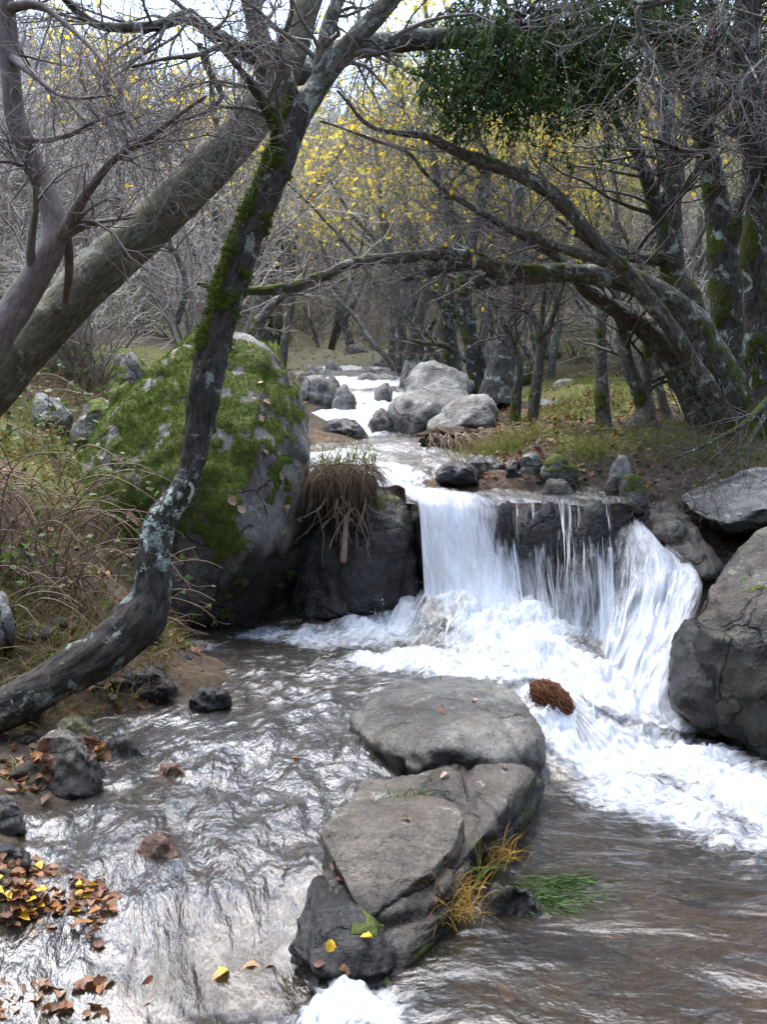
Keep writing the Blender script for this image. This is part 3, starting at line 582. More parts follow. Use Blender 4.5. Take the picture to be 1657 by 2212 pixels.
cs = np.concatenate([[0], np.cumsum(np.linalg.norm(np.diff(cl, axis=0), axis=1))]); ct = nrm(np.gradient(cl, axis=0)); fd = np.zeros(len(X)); fs = np.zeros(len(X))
for i in range(0, len(X), 8000):
    dv = np.stack([X[i:i + 8000], Y[i:i + 8000]], 1)[:, None] - cl[None]; wgt = np.exp(-((dv ** 2).sum(2)) / .12); wgt /= wgt.sum(1, keepdims=True) + 1e-30
    fs[i:i + 8000] = (wgt * (cs[None] + (dv * ct[None]).sum(2))).sum(1); fd[i:i + 8000] = (wgt * (dv[..., 0] * ct[None, :, 1] - dv[..., 1] * ct[None, :, 0])).sum(1)
ip = sstep(.2, .8, inpool)[:, None]
flow = np.stack([fd + .05 * wx, fs * .42 + .04 * wy, 0 * X], 1) if False else np.where(ip > .5, np.stack([X * .55 + .10 * wx + 9, Y * 1.0 + .10 * wy, 0 * X], 1), np.stack([fd + .05 * wx, fs * .42 + .04 * wy, 0 * X], 1))
rip = fbm(flow * 8, 3) * .013 + ridged(flow * 6 + 4, 2) * .006
casc = np.exp(-(((X - G(470, 2110, 0)[0]) / .36) ** 2 + ((Y - G(470, 2110, 0)[1]) / .20) ** 2))
ag_ = np.clip((1 - .5 * inpool) * (1 - .55 * casc) * (1 + .25 * fbm(q2_ * 2.2 + 50, 3)), 0, 1.3)
foam = np.clip(foam * (1 - 1.0 * casc * (foam < .5)) + .30 * fbm(q2_ * 2.6 + 12, 3) * (1 - inpool), 0, 2)
Z = Z + rip * (1 - .6 * inpool) + foam ** 1.3 * (.06 * fbm(np.stack([X, Y, 0 * X], 1) * 8, 6, .62) + .02 * ridged(np.stack([X, Y, 0 * X], 1) * 7 + 2, 4) + .018 * fbm(np.stack([X, Y, 0 * X], 1) * 36, 3))
mk('stream_water', np.stack([X, Y, Z], 1), gridF(len(ly), len(lx)), M['stream'], base=(0, 0, 0), attrs={'foam': foam, 'flow': flow, 'agitation': ag_}, kind='structure')

UW = [(880, 6.30, .97), (1100, 6.27, .965), (1360, 6.22, .965), (880, 6.45, 1.01), (1100, 6.45, .995), (1350, 6.45, .99), (1500, 6.6, .99), (900, 6.75, 1.03), (1250, 6.8, 1.0), (1050, 6.8, 1.01), (820, 6.9, 1.1), (760, 7.2, 1.19), (930, 7.2, 1.14), (1000, 7.3, 1.15), (700, 8.3, 1.25), (850, 8.3, 1.27), (1000, 8.3, 1.27), (640, 9, 1.32), (900, 9, 1.32),
      (760, 9.5, 1.36), (760, 9.85, 1.56), (700, 10.3, 1.57), (830, 10.5, 1.6), (780, 12, 1.80), (740, 13, 1.95), (820, 14, 2.08), (720, 16, 2.3), (720, 20, 2.75), (600, 12, 1.8), (1000, 12, 1.8), (1500, 9, 1.3), (500, 8, 1.2)]
_UZ = rbf([tuple(Wd(*a)) for a in UW], .05)
uy = np.concatenate([np.arange(6.22, 7.5, .016), 7.5 * (21 / 7.5) ** np.linspace(0, 1, 150)]); ux = np.linspace(-1.6, 2.0, 230)
X, Y = [a.ravel() for a in np.meshgrid(ux, uy)]; X = X + .2 * (Y - 8) * -.09
Z = _UZ(X, Y); UB = [((Wd(px, d, z)), 0, None, r, s) for px, d, z, r, s in ((840, 6.75, 1.05, .22, .85), (900, 6.5, 1.0, .2, .8), (800, 7.0, 1.1, .3, 1.), (950, 6.5, 1., .25, .55), (760, 7.3, 1.2, .25, .7), (880, 6.95, 1.1, .2, .7), (1000, 7.1, 1.1, .2, .4),
      (720, 7.6, 1.2, .35, .9), (850, 8.1, 1.25, .5, .5), (760, 9.7, 1.5, .5, 1.2), (700, 9.8, 1.5, .45, 1.2), (800, 10.4, 1.58, .4, .9), (790, 11.3, 1.7, .7, 1.1), (770, 13, 1.9, .8, 1.), (730, 15.5, 2.2, .8, .7), (1100, 6.35, 1., .3, .25), (1250, 6.32, 1., .15, .3))]
foam = foamf(X, Y, UB); flow = np.stack([X, Y * .5, 0 * X], 1)
Z += fbm(flow * 7, 4) * .014 + foam * .03 * fbm(np.stack([X, Y, 0 * X], 1) * 10, 4)
g = H(X, Y); keep = (Z > g - .06) & ~((X < Wd(878, 6.4, 1)[0]) & (Y < 6.62)) & ~((X > Wd(1365, 6.3, 1)[0]) & (Y < 6.55)); keep &= (Y < 11) | (np.abs(X - (775 - 828.5) / FPX * Y - .12 * np.sin(Y * 1.7)) < .75 - .02 * (Y - 11)) & (Y < 17.5); F = gridF(len(uy), len(ux)); F = F[keep[F].any(1)]
mk('upper_stream_water', np.stack([X, Y, Z], 1), F, M['upper'], base=(0, 0, 0), attrs={'foam': foam, 'flow': flow, 'agitation': np.ones(len(Z))}, kind='structure')

def surf(px, py, up=.025):
    r = _ray(px, py); t = np.arange(2, 7, .01); p = np.array([0, 0, CAMZ]) + r * t[:, None]; h = np.nonzero(p[:, 2] < _WZ(p[:, 0], p[:, 1]) + up)[0]; return p[h[0]] if len(h) else p[-1]
def waterfall(label, guides, n, dens, sheet=.75, bulge=.03, foot=None, rough=1.0, name='waterfall', lump=.0):
    """guides: curves from the lip down; threads of water run between neighbouring guides"""
    K = 44; Gd = np.stack([crom(PP(*g) if len(g[0]) == 3 else [surf(*p_) for p_ in g], K) for g in guides]); m = len(guides)
    t = thing(name, label, name.replace('_', ' '), Gd[:, -1].mean(0))
    U = 20 * (m - 1) + 1; V = []; A = []
    for iu in range(U):
        u = iu / (U - 1) * (m - 1 - 1e-6); i = int(u); f = u - i; c = Gd[i] * (1 - f) + Gd[i + 1] * f
        V.append(c); A.append(np.full(K, dens[i] * (1 - f) + dens[i + 1] * f))
    V = np.stack(V); A = np.stack(A); dl = np.linspace(0, 3.1 * (m - 1) / 6, U); un = lambda f_, o_: fbm(np.stack([dl * f_ + o_, 0 * dl, 0 * dl], 1), 3)
    V = V + (np.stack([0 * dl, .07 * un(2.2, 3), .022 * un(2.6, 8)], 1)[:, None] * np.linspace(1, .5, K)[None, :, None]) * rough; q = V.reshape(-1, 3)
    tt = np.tile(np.linspace(0, 1, K), (U, 1)); foot = foot or dens
    fu = np.interp(np.linspace(0, m - 1, U), np.arange(m), foot)[:, None]; A = A + (fu - A) * sstep(.3, .95, tt)
    W_ = np.concatenate([np.zeros((1, K)), np.cumsum(np.linalg.norm(np.diff(V, axis=0), axis=2), 0)]); W_ = W_ / W_[-1:].clip(1e-6) * W_[-1].mean()
    S_ = np.concatenate([np.zeros((U, 1)), np.cumsum(np.linalg.norm(np.diff(V, axis=1), axis=2), 1)], 1)
    for ly_ in range(3):
        rel = .02 * fbm(np.stack([W_.ravel() * 14 + 7 * ly_, S_.ravel() * 2, 0 * W_.ravel()], 1), 3)
        Vl = q + np.array([0, -1, .1]) * (bulge * .45 * ly_ * (.3 + tt.ravel()) + rel + .008)[:, None]
        if lump: Vl = Vl + np.array([0, -.7, .5]) * (lump * (fbm(np.stack([W_.ravel() * 9 + 3 * ly_, S_.ravel() * 6, 0 * W_.ravel()], 1), 4) + .4 * fbm(np.stack([W_.ravel() * 26, S_.ravel() * 14, 0 * W_.ravel()], 1), 3)) * sstep(.05, .4, tt.ravel()))[:, None]
        al = np.clip(A.ravel() * (1 - .18 * ly_), 0, 1.2) * sheet * np.clip(tt.ravel() * 12, .25, 1)
        fc = np.stack([W_.ravel() + .02 * fbm(np.stack([W_.ravel() * 6, S_.ravel() * 3, 0 * W_.ravel()], 1), 2), S_.ravel(), 0 * W_.ravel() + ly_ * 3.7], 1)
        mk('water_sheet', Vl, gridF(U, K), M['veil_sheet'], t, attrs={'al': al, 'flow': fc})
    n = int(n * .08)
    u = rng.random(n * 3) * (m - 1 - 1e-6); i = u.astype(int); f = u - i; t0 = rng.random(len(u)) ** 1.1 * .78; k2 = sstep(.2, .75, t0)[:, None]; foot = np.array(foot); dn = np.array(dens)
    dd = (dn[i] * (1 - f) + dn[i + 1] * f) * (1 - k2[:, 0]) + (foot[i] * (1 - f) + foot[i + 1] * f) * k2[:, 0]
    cl = fbm(np.stack([u * 5, 0 * u, 0 * u], 1), 3) * .5 + .5
    ok = rng.random(len(u)) < np.clip(dd * (.35 + 1.1 * cl), 0, 1); u = u[ok][:n]; t0 = t0[ok][:n]; i = u.astype(int); f = (u - i)[:, None]; B = len(u)
    N = 10; t1 = np.minimum(t0 + .1 + .4 * rng.random(B), 1.03); ts = t0[:, None] + (t1 - t0)[:, None] * np.linspace(0, 1, N)
    def at(g): j = np.clip(ts * (K - 1), 0, K - 1.001); k = j.astype(int); w = (j - k)[..., None]; return Gd[g[:, None], k] * (1 - w) + Gd[g[:, None], k + 1] * w
    c = at(i) * (1 - f[..., None]) + at(i + 1) * f[..., None]; wv = nrm(at(i + 1) - at(i))
    c = c + np.array([0, -1, .15]) * (rng.random((B, 1, 1)) * bulge * (.3 + ts[..., None])) + wv * (rng.normal(0, .006, (B, 1, 1)) + 0.004 * np.sin(ts * 9 + rng.random((B, 1)) * 6)[..., None])
    c = c + wv * (.010 * fbm((c * [7, 3, 5]).reshape(-1, 3), 2).reshape(B, N, 1) * np.clip(ts * 2, 0, 1)[..., None])
    w = (.0012 + .0055 * rng.random((B, 1)) ** 3) * (.25 + np.sin(np.linspace(.05, 3.1, N)))
    V = np.stack([c - wv * w[..., None], c + wv * w[..., None]], 2).reshape(-1, 3)
    al = (np.sin(np.linspace(.1, 3.04, N)) ** .8 * (.2 + .6 * rng.random((B, 1))))
    al = np.repeat(al.ravel(), 2)
    j = (np.arange(B)[:, None] * N + np.arange(N - 1)).ravel() * 2
    mk('water_thread', V, np.stack([j, j + 1, j + 3, j + 2], 1), M['veil'], t, attrs={'al': al}, kind='stuff')
    return t
waterfall('main white waterfall dropping in threads over the broad blackish ledge rock',
    [[(850, 1040, 6.45), (893, 1066, 6.28), (906, 1100, 6.2), (913, 1200, 6.12), (918, 1290, 6.05), (925, 1345, 5.95)],
     [(960, 1055, 6.4), (985, 1084, 6.25), (992, 1130, 6.16), (1000, 1230, 6.06), (1008, 1320, 5.95), (1010, 1360, 5.85)],
     [(1040, 1060, 6.4), (1060, 1092, 6.22), (1072, 1140, 6.12), (1085, 1240, 6.0), (1095, 1330, 5.85), (1100, 1390, 5.7)],
     [(1110, 1062, 6.4), (1120, 1096, 6.2), (1125, 1150, 6.08), (1135, 1250, 5.95), (1150, 1340, 5.8), (1160, 1400, 5.65)],
     [(1190, 1065, 6.4), (1195, 1097, 6.17), (1200, 1150, 6.02), (1200, 1230, 5.82), (1205, 1330, 5.68), (1215, 1430, 5.52)],
     [(1260, 1065, 6.4), (1265, 1098, 6.14), (1270, 1150, 5.95), (1275, 1230, 5.74), (1280, 1340, 5.58), (1285, 1440, 5.45)],
     [(1320, 1068, 6.4), (1322, 1100, 6.1), (1325, 1150, 5.95), (1325, 1230, 5.78), (1325, 1330, 5.6), (1315, 1440, 5.45)]],
    2300, [1.15, 1.05, .6, .42, .36, .40, .45], .8, .06, [1.3, 1.4, 1.2, .9, .7, .7, 1.0])
waterfall('white chute of water rushing down between the ledge rock and the right hand boulders',
    [[(1330, 1135, 6.05), (1320, 1200, 5.84), (1310, 1290, 5.62), (1295, 1400, 5.42), (1290, 1500, 5.25)],
     [(1365, 1105, 6.15), (1385, 1175, 5.9), (1385, 1260, 5.65), (1360, 1370, 5.4), (1325, 1470, 5.2), (1310, 1530, 5.12)],
     [(1405, 1150, 5.98), (1440, 1200, 5.8), (1430, 1280, 5.55), (1395, 1390, 5.3), (1365, 1490, 5.1), (1360, 1540, 5.02)],
     [(1450, 1180, 5.85), (1495, 1232, 5.65), (1475, 1320, 5.4), (1440, 1420, 5.15), (1415, 1500, 5.0), (1410, 1545, 4.95)],
     [(1470, 1195, 5.8), (1515, 1255, 5.55), (1495, 1320, 5.36), (1455, 1420, 5.1), (1428, 1500, 4.95), (1425, 1550, 4.88)]],
    900, [.45, .8, .95, .85, .5], .8, .08, [.8, 1.1, 1.2, 1.1, .7], lump=.055)
waterfall('short white spill pouring off the right side of the domed midstream rock',
    [[(1130, 1488, 4.85), (1165, 1545, 4.58), (1183, 1610, 4.42), (1192, 1690, 4.22)],
     [(1175, 1490, 4.9), (1215, 1545, 4.64), (1240, 1620, 4.4), (1250, 1700, 4.16)],
     [(1225, 1500, 4.95), (1268, 1560, 4.7), (1295, 1630, 4.45), (1310, 1705, 4.15)],
     [(1270, 1520, 4.95), (1320, 1585, 4.7), (1345, 1650, 4.45), (1360, 1700, 4.2)]],
    1100, [1., 1.1, 1., .6], .8)
waterfall('streaky white water fanning out from the foot of the falls',
    [[(925, 1275), (850, 1335), (740, 1365), (600, 1380)], [(940, 1275), (900, 1345), (820, 1400), (700, 1440)], [(965, 1278), (960, 1350), (930, 1410), (860, 1470)], [(1010, 1280), (1020, 1350), (1010, 1420), (980, 1465)], [(1080, 1300), (1110, 1370), (1120, 1440), (1110, 1485)],
     [(1150, 1345), (1190, 1410), (1210, 1470), (1220, 1530)], [(1220, 1390), (1270, 1450), (1290, 1530), (1290, 1620)], [(1300, 1440), (1340, 1520), (1370, 1610), (1390, 1700)], [(1370, 1490), (1420, 1570), (1480, 1660), (1530, 1740)], [(1420, 1510), (1490, 1590), (1580, 1670), (1680, 1750)]],
    700, [.45, .6, .6, .6, .55, .55, .6, .6, .6, .5], .6, -.02, [.05, .1, .15, .2, .2, .35, .4, .3, .2, .15], .0, 'white_water')
waterfall('narrow streak of white water below the black rock at the bottom of the picture',
    [[(655, 2120), (670, 2170), (690, 2211)], [(700, 2125), (730, 2175), (770, 2211)], [(760, 2125), (800, 2170), (860, 2211)], [(800, 2125), (860, 2160), (940, 2200)]], 300, [.3, .9, .8, .3], .75, -.02, [.2, .7, .6, .1], .0, 'white_water')
# spray: drops and short threads thrown up where the falls land
sp = []; 
for px, py, d, n, vx, vz in [(a_, b_, c_, d_ * 4, e_, f_) for a_, b_, c_, d_, e_, f_ in ((930, 1340, 5.9, 130, -.3, .22), (1010, 1355, 5.8, 220, .1, .3), (1110, 1390, 5.6, 260, .3, .28), (1230, 1440, 5.4, 240, .3, .28), (1320, 1500, 5.2, 220, -.1, .22), (1270, 1660, 4.3, 160, .2, .12), (800, 1375, 5.9, 90, -.4, .1), (1400, 1560, 4.85, 120, .2, .1))]:
    p0 = P(px, py, d); v = np.stack([rng.normal(vx, .35, n), rng.normal(-.25, .2, n), np.abs(rng.normal(vz, .2, n)) * 1.0], 1); tt = rng.random((n, 1)) * .9
    sp.append(p0 + rng.normal(0, 1, (n, 3)) * [.16, .08, .02] + v * tt * .6 - np.array([0, 0, .35]) * tt ** 2)
sp = np.concatenate(sp); oc = np.array([[1, 0, 0], [-1, 0, 0], [0, 1, 0], [0, -1, 0], [0, 0, 1], [0, 0, -1]], float)
of = np.array([[0, 2, 4], [2, 1, 4], [1, 3, 4], [3, 0, 4], [2, 0, 5], [1, 2, 5], [3, 1, 5], [0, 3, 5]])
r_ = .0014 + .0045 * rng.random(len(sp)) ** 4
V = (sp[:, None] + oc[None] * r_[:, None, None] * np.array([1, 1, 1.5])).reshape(-1, 3)
mk('water_drops', V, (np.arange(len(sp))[:, None, None] * 6 + of).reshape(-1, 3), M['spray'], base=(0, 0, 0), attrs={'al': np.full(len(V), .9)}, kind='stuff')

# ------------------------------------------------------------------ limbs and twigs
def path_px(ctrl, step=.03):
    p = PP(*[c[:3] for c in ctrl]); r = [RAD(p[i], ctrl[i][3]) for i in range(len(p))]
    L = sum(np.linalg.norm(p[i + 1] - p[i]) for i in range(len(p) - 1)); n = int(max(16, min(220, L / step)))
    q = crom(np.c_[p, r], n); q[:, 3] = np.maximum(q[:, 3], .002); return q
def frames(pth):
    T = nrm(np.gradient(pth, axis=0)); ref = np.array([0, -1.0, .15])
    U = nrm(np.cross(T, ref)); return T, U, np.cross(T, U)
def limb_geo(q, sides=20, amp=.10, seed=0, moss=None, lich=None, knob=.12):
    pth, r = q[:, :3], q[:, 3]; T, U, Vv = frames(pth); n = len(q)
    s = np.concatenate([[0], np.cumsum(np.linalg.norm(np.diff(pth, axis=0), axis=1))])
    a = np.linspace(0, 2 * np.pi, sides, endpoint=False)
    dirs = np.cos(a)[None, :, None] * U[:, None] + np.sin(a)[None, :, None] * Vv[:, None]
    bk = np.stack([np.cos(a)[None] * r[:, None], np.sin(a)[None] * r[:, None], np.repeat(s[:, None] * .34, sides, 1)], 2).reshape(-1, 3) + seed * 3.3
    pos0 = (pth[:, None] + dirs * r[:, None, None]).reshape(-1, 3); d = dirs.reshape(-1, 3); rr = np.repeat(r, sides)
    off = rr * (amp * ridged(bk * 30, 3) + knob * fbm(pos0 * 5 + seed, 3))
    mo = np.zeros(len(pos0)); li = np.zeros(len(pos0)); ss = np.repeat(s / s[-1], sides)
    if moss is not None:
        mo = sstep(.1, .5, moss(ss, d, pos0) + .55 * fbm(pos0 * 6 + seed, 4) + .2 * fbm(pos0 * 22, 2)); off = off + mo * (.012 + .008 * fbm(pos0 * 45, 3)) * np.minimum(1, rr / .03)
    if lich is not None: li = lich(ss, d, pos0)
    V = pos0 + d * off[:, None]
    i = np.arange(n - 1)[:, None] * sides; k = np.arange(sides)[None]
    F = np.stack([i + k, i + (k + 1) % sides, i + sides + (k + 1) % sides, i + sides + k], 2).reshape(-1, 4)
    e = (n - 1) * sides; V = np.concatenate([V, [pth[-1] + T[-1] * r[-1] * .4]]); tip = len(V) - 1
    F2 = np.stack([e + np.arange(sides), e + (np.arange(sides) + 1) % sides, np.full(sides, tip)], 1)
    ex = lambda x: np.concatenate([x, x[-1:]])
    return V, [F, F2], {'bk': ex(bk), 'moss': ex(mo), 'lich': ex(li)}
LB = [None]
def limb(name, ctrl, mat, parent, sides=20, **kw):
    q = path_px(ctrl); V, F, at = limb_geo(q, sides, **kw); LB[0] = (V, F, at)
    mk(name, V, F, M[mat], parent, attrs=at); return q
def resamp(q, N=12):
    i = np.linspace(0, len(q) - 1, N); k = np.minimum(i.astype(int), len(q) - 2); f = (i - k)[:, None]; return q[k] * (1 - f) + q[k + 1] * f
def spawn(Pp, Rp, n, L, ang=(.5, 1.1), grav=0.0, wig=.25, N=6, rr=.6, tmin=.15, rmin=.0012, bias=None, g=None):
    g = g or rng; B, M_, _ = Pp.shape; idx = np.repeat(np.arange(B), n); b = len(idx)
    t = tmin + (1 - tmin) * g.random(b); x = t * (M_ - 1); k = np.minimum(x.astype(int), M_ - 2); f = (x - k)[:, None]
    o = Pp[idx, k] * (1 - f) + Pp[idx, k + 1] * f; T = nrm(Pp[idx, k + 1] - Pp[idx, k]); R0 = Rp[idx, k] * (1 - f[:, 0]) + Rp[idx, k + 1] * f[:, 0]
    ax = nrm(np.cross(T, nrm(g.normal(size=(b, 3))))); a = (ang[0] + (ang[1] - ang[0]) * g.random(b))[:, None]
    D = T * np.cos(a) + ax * np.sin(a)
    if bias is not None: D = nrm(D + np.asarray(bias) * g.random((b, 1)))
    LL = L * (.45 + .75 * g.random(b)) * (1.15 - .55 * t); st = (LL / (N - 1))[:, None]
    out = [o]; p = o
    for j in range(N - 1):
        D = nrm(D + wig * g.normal(size=(b, 3)) + np.array([0, 0, grav])); p = p + D * st; out.append(p)
    Q = np.stack(out, 1); r0 = np.maximum(R0 * rr * (.7 + .5 * g.random(b)), rmin * 1.3)
    return Q, np.maximum(r0[:, None] * np.linspace(1, .25, N)[None], rmin)
def tubes(Q, R, sides=3):
    B, N, _ = Q.shape; T = nrm(np.gradient(Q, axis=1)); ref = np.where((np.abs(T[..., 2]) < .85)[..., None], [0, 0, 1.], [1., 0, 0])
    U = nrm(np.cross(T, ref)); W = np.cross(T, U); a = np.linspace(0, 2 * np.pi, sides, endpoint=False)
    V = Q[:, :, None] + R[:, :, None, None] * (np.cos(a)[:, None] * U[:, :, None] + np.sin(a)[:, None] * W[:, :, None])
    b = np.arange(B)[:, None, None] * N * sides + np.arange(N - 1)[None, :, None] * sides; k = np.arange(sides)[None, None]
    F = np.stack([b + k, b + (k + 1) % sides, b + sides + (k + 1) % sides, b + sides + k], 3).reshape(-1, 4)
    return V.reshape(-1, 3), F
def join(gs):
    Vs, Fs, o = [], [], 0
    for V, F in gs: Vs.append(V); Fs.append(F + o); o += len(V)
    return np.concatenate(Vs), np.concatenate(Fs)
def twigset(qs, levels, g=None):
    """levels: list of dicts for spawn, each growing from the one before; returns joined tubes and the last level"""
    Q = np.stack([resamp(q)[:, :3] for q in qs]); R = np.stack([resamp(q)[:, 3] for q in qs]); gs = []; last = None; allq = []
    for lv in levels:
        sides = lv.pop('sides', 3); Q, R = spawn(Q, R, g=g, **lv); gs.append(tubes(Q, R, sides)); allq.append((Q, R))
    return join(gs), allq
def leaves_geo(pos, L, g, droop=.3, aspect=.5, up=.3):
    """one folded pointed leaf (4 faces) at each position"""
    b = len(pos); d = g.normal(size=(b, 3)); d[:, 2] = d[:, 2] * .6 - droop; d = nrm(d); nn = g.normal(size=(b, 3)); nn[:, 2] += up * 4 * np.sign(up + 1e-9)
    s = nrm(np.cross(d, nn)); n2 = np.cross(s, d); L = (L * (.65 + .7 * g.random(b)))[:, None]; w = L * aspect * .5
    a = pos; t = pos + d * L; m = pos + d * L * .5 - n2 * L * .06
    l1 = pos + d * L * .42 + s * w + n2 * L * .05; r1 = pos + d * L * .42 - s * w + n2 * L * .05
    V = np.stack([a, r1, t, l1, m], 1).reshape(-1, 3); o = np.arange(b)[:, None, None] * 5
    F = (o + np.array([[0, 1, 4], [1, 2, 4], [2, 3, 4], [3, 0, 4]])).reshape(-1, 3)
    return V, F, np.repeat(g.random(b), 5)

# ---- leaning trunk with moss and lichen in the foreground
t2 = thing('leaning_tree', 'crooked lichen spotted trunk leaning from the left bank across the mossy boulder', 'tree', P(0, 1535, 4.1))
mo2 = lambda s, d, p: -.36 + .55 * sstep(.1, .8, -d[:, 0] + .3 * d[:, 2]) * (sstep(.55, .7, s) + sstep(.26, .1, s) * 1.3 + .35 * sstep(.2, .3, s) * sstep(.36, .3, s)) + .38 * sstep(.57, .62, s) * sstep(.98, .9, s)
li2 = lambda s, d, p: np.clip(.30 * sstep(.28, .33, s) * sstep(.47, .43, s) + .22 * sstep(.62, .645, s) * sstep(.69, .665, s) + .12 * sstep(.15, .05, s) + .12 + .15 * fbm(p * 4, 3), 0, 1) * sstep(-.9, .3, d[:, 0] - d[:, 1] + .4)
q2 = limb('trunk', [(-110, 1560, 4.05, 92), (0, 1537, 4.1, 83), (150, 1452, 4.2, 90), (255, 1385, 4.3, 99), (322, 1300, 4.38, 87), (332, 1200, 4.42, 71), (345, 1130, 4.45, 65), (392, 1062, 4.48, 53), (418, 990, 4.5, 52), (438, 880, 4.55, 62), (460, 750, 4.6, 62), (492, 640, 4.65, 57), (535, 510, 4.7, 56), (585, 400, 4.75, 55), (625, 300, 4.8, 52), (655, 225, 4.85, 53)], 'bark_damp', t2, 48, amp=.18, moss=mo2, lich=li2, seed=2)
T2G = LB[0]
bt = BVHTree.FromPolygons(LB[0][0].tolist(), LB[0][1][0].tolist())
for pm in ([(400, 1040), (410, 1046), (414, 1056), (412, 1068), (405, 1078)], [(412, 1037), (423, 1044), (428, 1056), (426, 1068), (418, 1079)]):
    hits = [bt.ray_cast(Vector((0, 0, CAMZ)), Vector(_ray(*p))) for p in pm]; pts = np.array([h[0][:] for h in hits if h[0] is not None]); nn = np.array([h[1][:] for h in hits if h[0] is not None])
    if len(pts) > 2:
        q_ = crom(pts, 14); n_ = nrm(crom(nn, 14)); w_ = nrm(np.cross(np.gradient(q_, axis=0), n_)) * .0085; q_ = q_ + n_ * .006
        j = np.arange(13) * 2; mk('paint_mark', np.stack([q_ - w_, q_ + w_], 1).reshape(-1, 3), np.stack([j, j + 1, j + 3, j + 2], 1), M['paint'], t2, label='weathered pale curved paint stripe')
qa = limb('branch', [(645, 250, 4.83, 48), (690, 180, 4.85, 46), (735, 120, 4.9, 43), (800, 50, 4.95, 39), (870, -30, 5.0, 35), (960, -120, 5.05, 29)], 'bark_lichen', t2, 28, moss=lambda s, d, p: -.35 + .5 * sstep(.1, .9, -d[:, 0]), seed=3)
qb = limb('branch', [(690, 190, 4.85, 40), (698, 110, 4.85, 36), (715, 40, 4.85, 30), (745, -40, 4.85, 26), (770, -150, 4.8, 20)], 'bark_lichen', t2, 20, seed=4)
qc = limb('branch', [(612, 320, 4.78, 30), (592, 255, 4.7, 32), (565, 215, 4.65, 26), (540, 180, 4.6, 18), (510, 140, 4.5, 13), (470, 100, 4.4, 7)], 'bark_lichen', t2, 16, moss=lambda s, d, p: .1 - .3 * s, seed=5)
qd = limb('branch', [(640, 225, 4.84, 26), (622, 165, 4.8, 20), (603, 122, 4.75, 16), (590, 98, 4.7, 14), (540, 98, 4.65, 13), (480, 98, 4.6, 12), (425, 118, 4.5, 11), (350, 128, 4.4, 9), (285, 145, 4.3, 6)], 'bark_lichen', t2, 14, moss=lambda s, d, p: .05 - .3 * s, seed=6)
qe = limb('branch', [(478, 100, 4.6, 11), (520, 150, 4.6, 10), (560, 190, 4.65, 9)], 'bark_lichen', t2, 10, seed=7)
(V, F), lv = twigset([qa, qb, qc, qd, qe], [dict(n=9, L=.55, wig=.22, grav=-.05, rr=.4, sides=5), dict(n=5, L=.3, wig=.25, grav=-.03), dict(n=3, L=.14, wig=.25)])
mk('twigs', V, F, M['twig'], t2, kind='stuff')

# ---- thick olive trunk running diagonally behind it
t1 = thing('leaning_tree', 'thick smooth olive trunk slanting up from the left edge to the top', 'tree', P(-140, 960, 5.3))
q1 = limb('trunk', [(-200, 1010, 5.2, 109), (-60, 880, 5.3, 105), (60, 745, 5.4, 100), (200, 600, 5.5, 98), (330, 480, 5.6, 93), (450, 365, 5.7, 87), (540, 265, 5.8, 81), (600, 180, 5.85, 75), (635, 100, 5.9, 64), (655, 30, 5.95, 59), (685, -60, 6.0, 53), (730, -180, 6.1, 47)], 'bark_olive', t1, 44, amp=.05, knob=.07, moss=lambda s, d, p: -.55 + .45 * d[:, 2], seed=8)
q1b = limb('branch', [(590, 190, 5.85, 68), (568, 110, 5.8, 53), (552, 50, 5.8, 42), (535, -10, 5.75, 39), (500, -110, 5.7, 32)], 'bark_olive', t1, 24, amp=.03, knob=.06, seed=9)
q1c = limb('branch', [(610, 160, 5.9, 60), (660, 155, 6.1, 48), (720, 118, 6.3, 46), (800, 98, 6.5, 46), (880, 90, 6.6, 44), (980, 82, 6.8, 42), (1100, 72, 7.0, 38), (1250, 66, 7.2, 32), (1400, 75, 7.4, 26), (1560, 92, 7.6, 20), (1700, 95, 7.7, 14)], 'bark_dark', t1, 20, amp=.06, moss=lambda s, d, p: -.3 + .3 * d[:, 2], seed=10)
q1d = limb('branch', [(560, 130, 5.8, 36), (500, 102, 5.7, 32), (455, 70, 5.6, 30), (425, 45, 5.55, 28), (390, 38, 5.5, 27), (340, 55, 5.4, 25), (280, 60, 5.3, 22), (215, 55, 5.2, 20), (160, 20, 5.1, 16), (110, -40, 5.0, 12)], 'bark_dark', t1, 18, amp=.06, moss=lambda s, d, p: -.35 + .3 * d[:, 2], seed=11)
q1e = limb('branch', [(430, 95, 5.6, 14), (450, 150, 5.6, 16), (470, 185, 5.6, 14), (478, 210, 5.6, 11), (462, 235, 5.6, 8)], 'bark_dark', t1, 10, seed=12)
(V, F), lv = twigset([q1b, q1d, q1d, q1e, q1c], [dict(n=10, L=.9, wig=.2, grav=-.05, rr=.35, sides=5, bias=(-.5, -.1, -.2)), dict(n=6, L=.5, wig=.22, grav=-.04), dict(n=4, L=.22, wig=.25)])
mk('twigs', V, F, M['twig'], t1, kind='stuff')

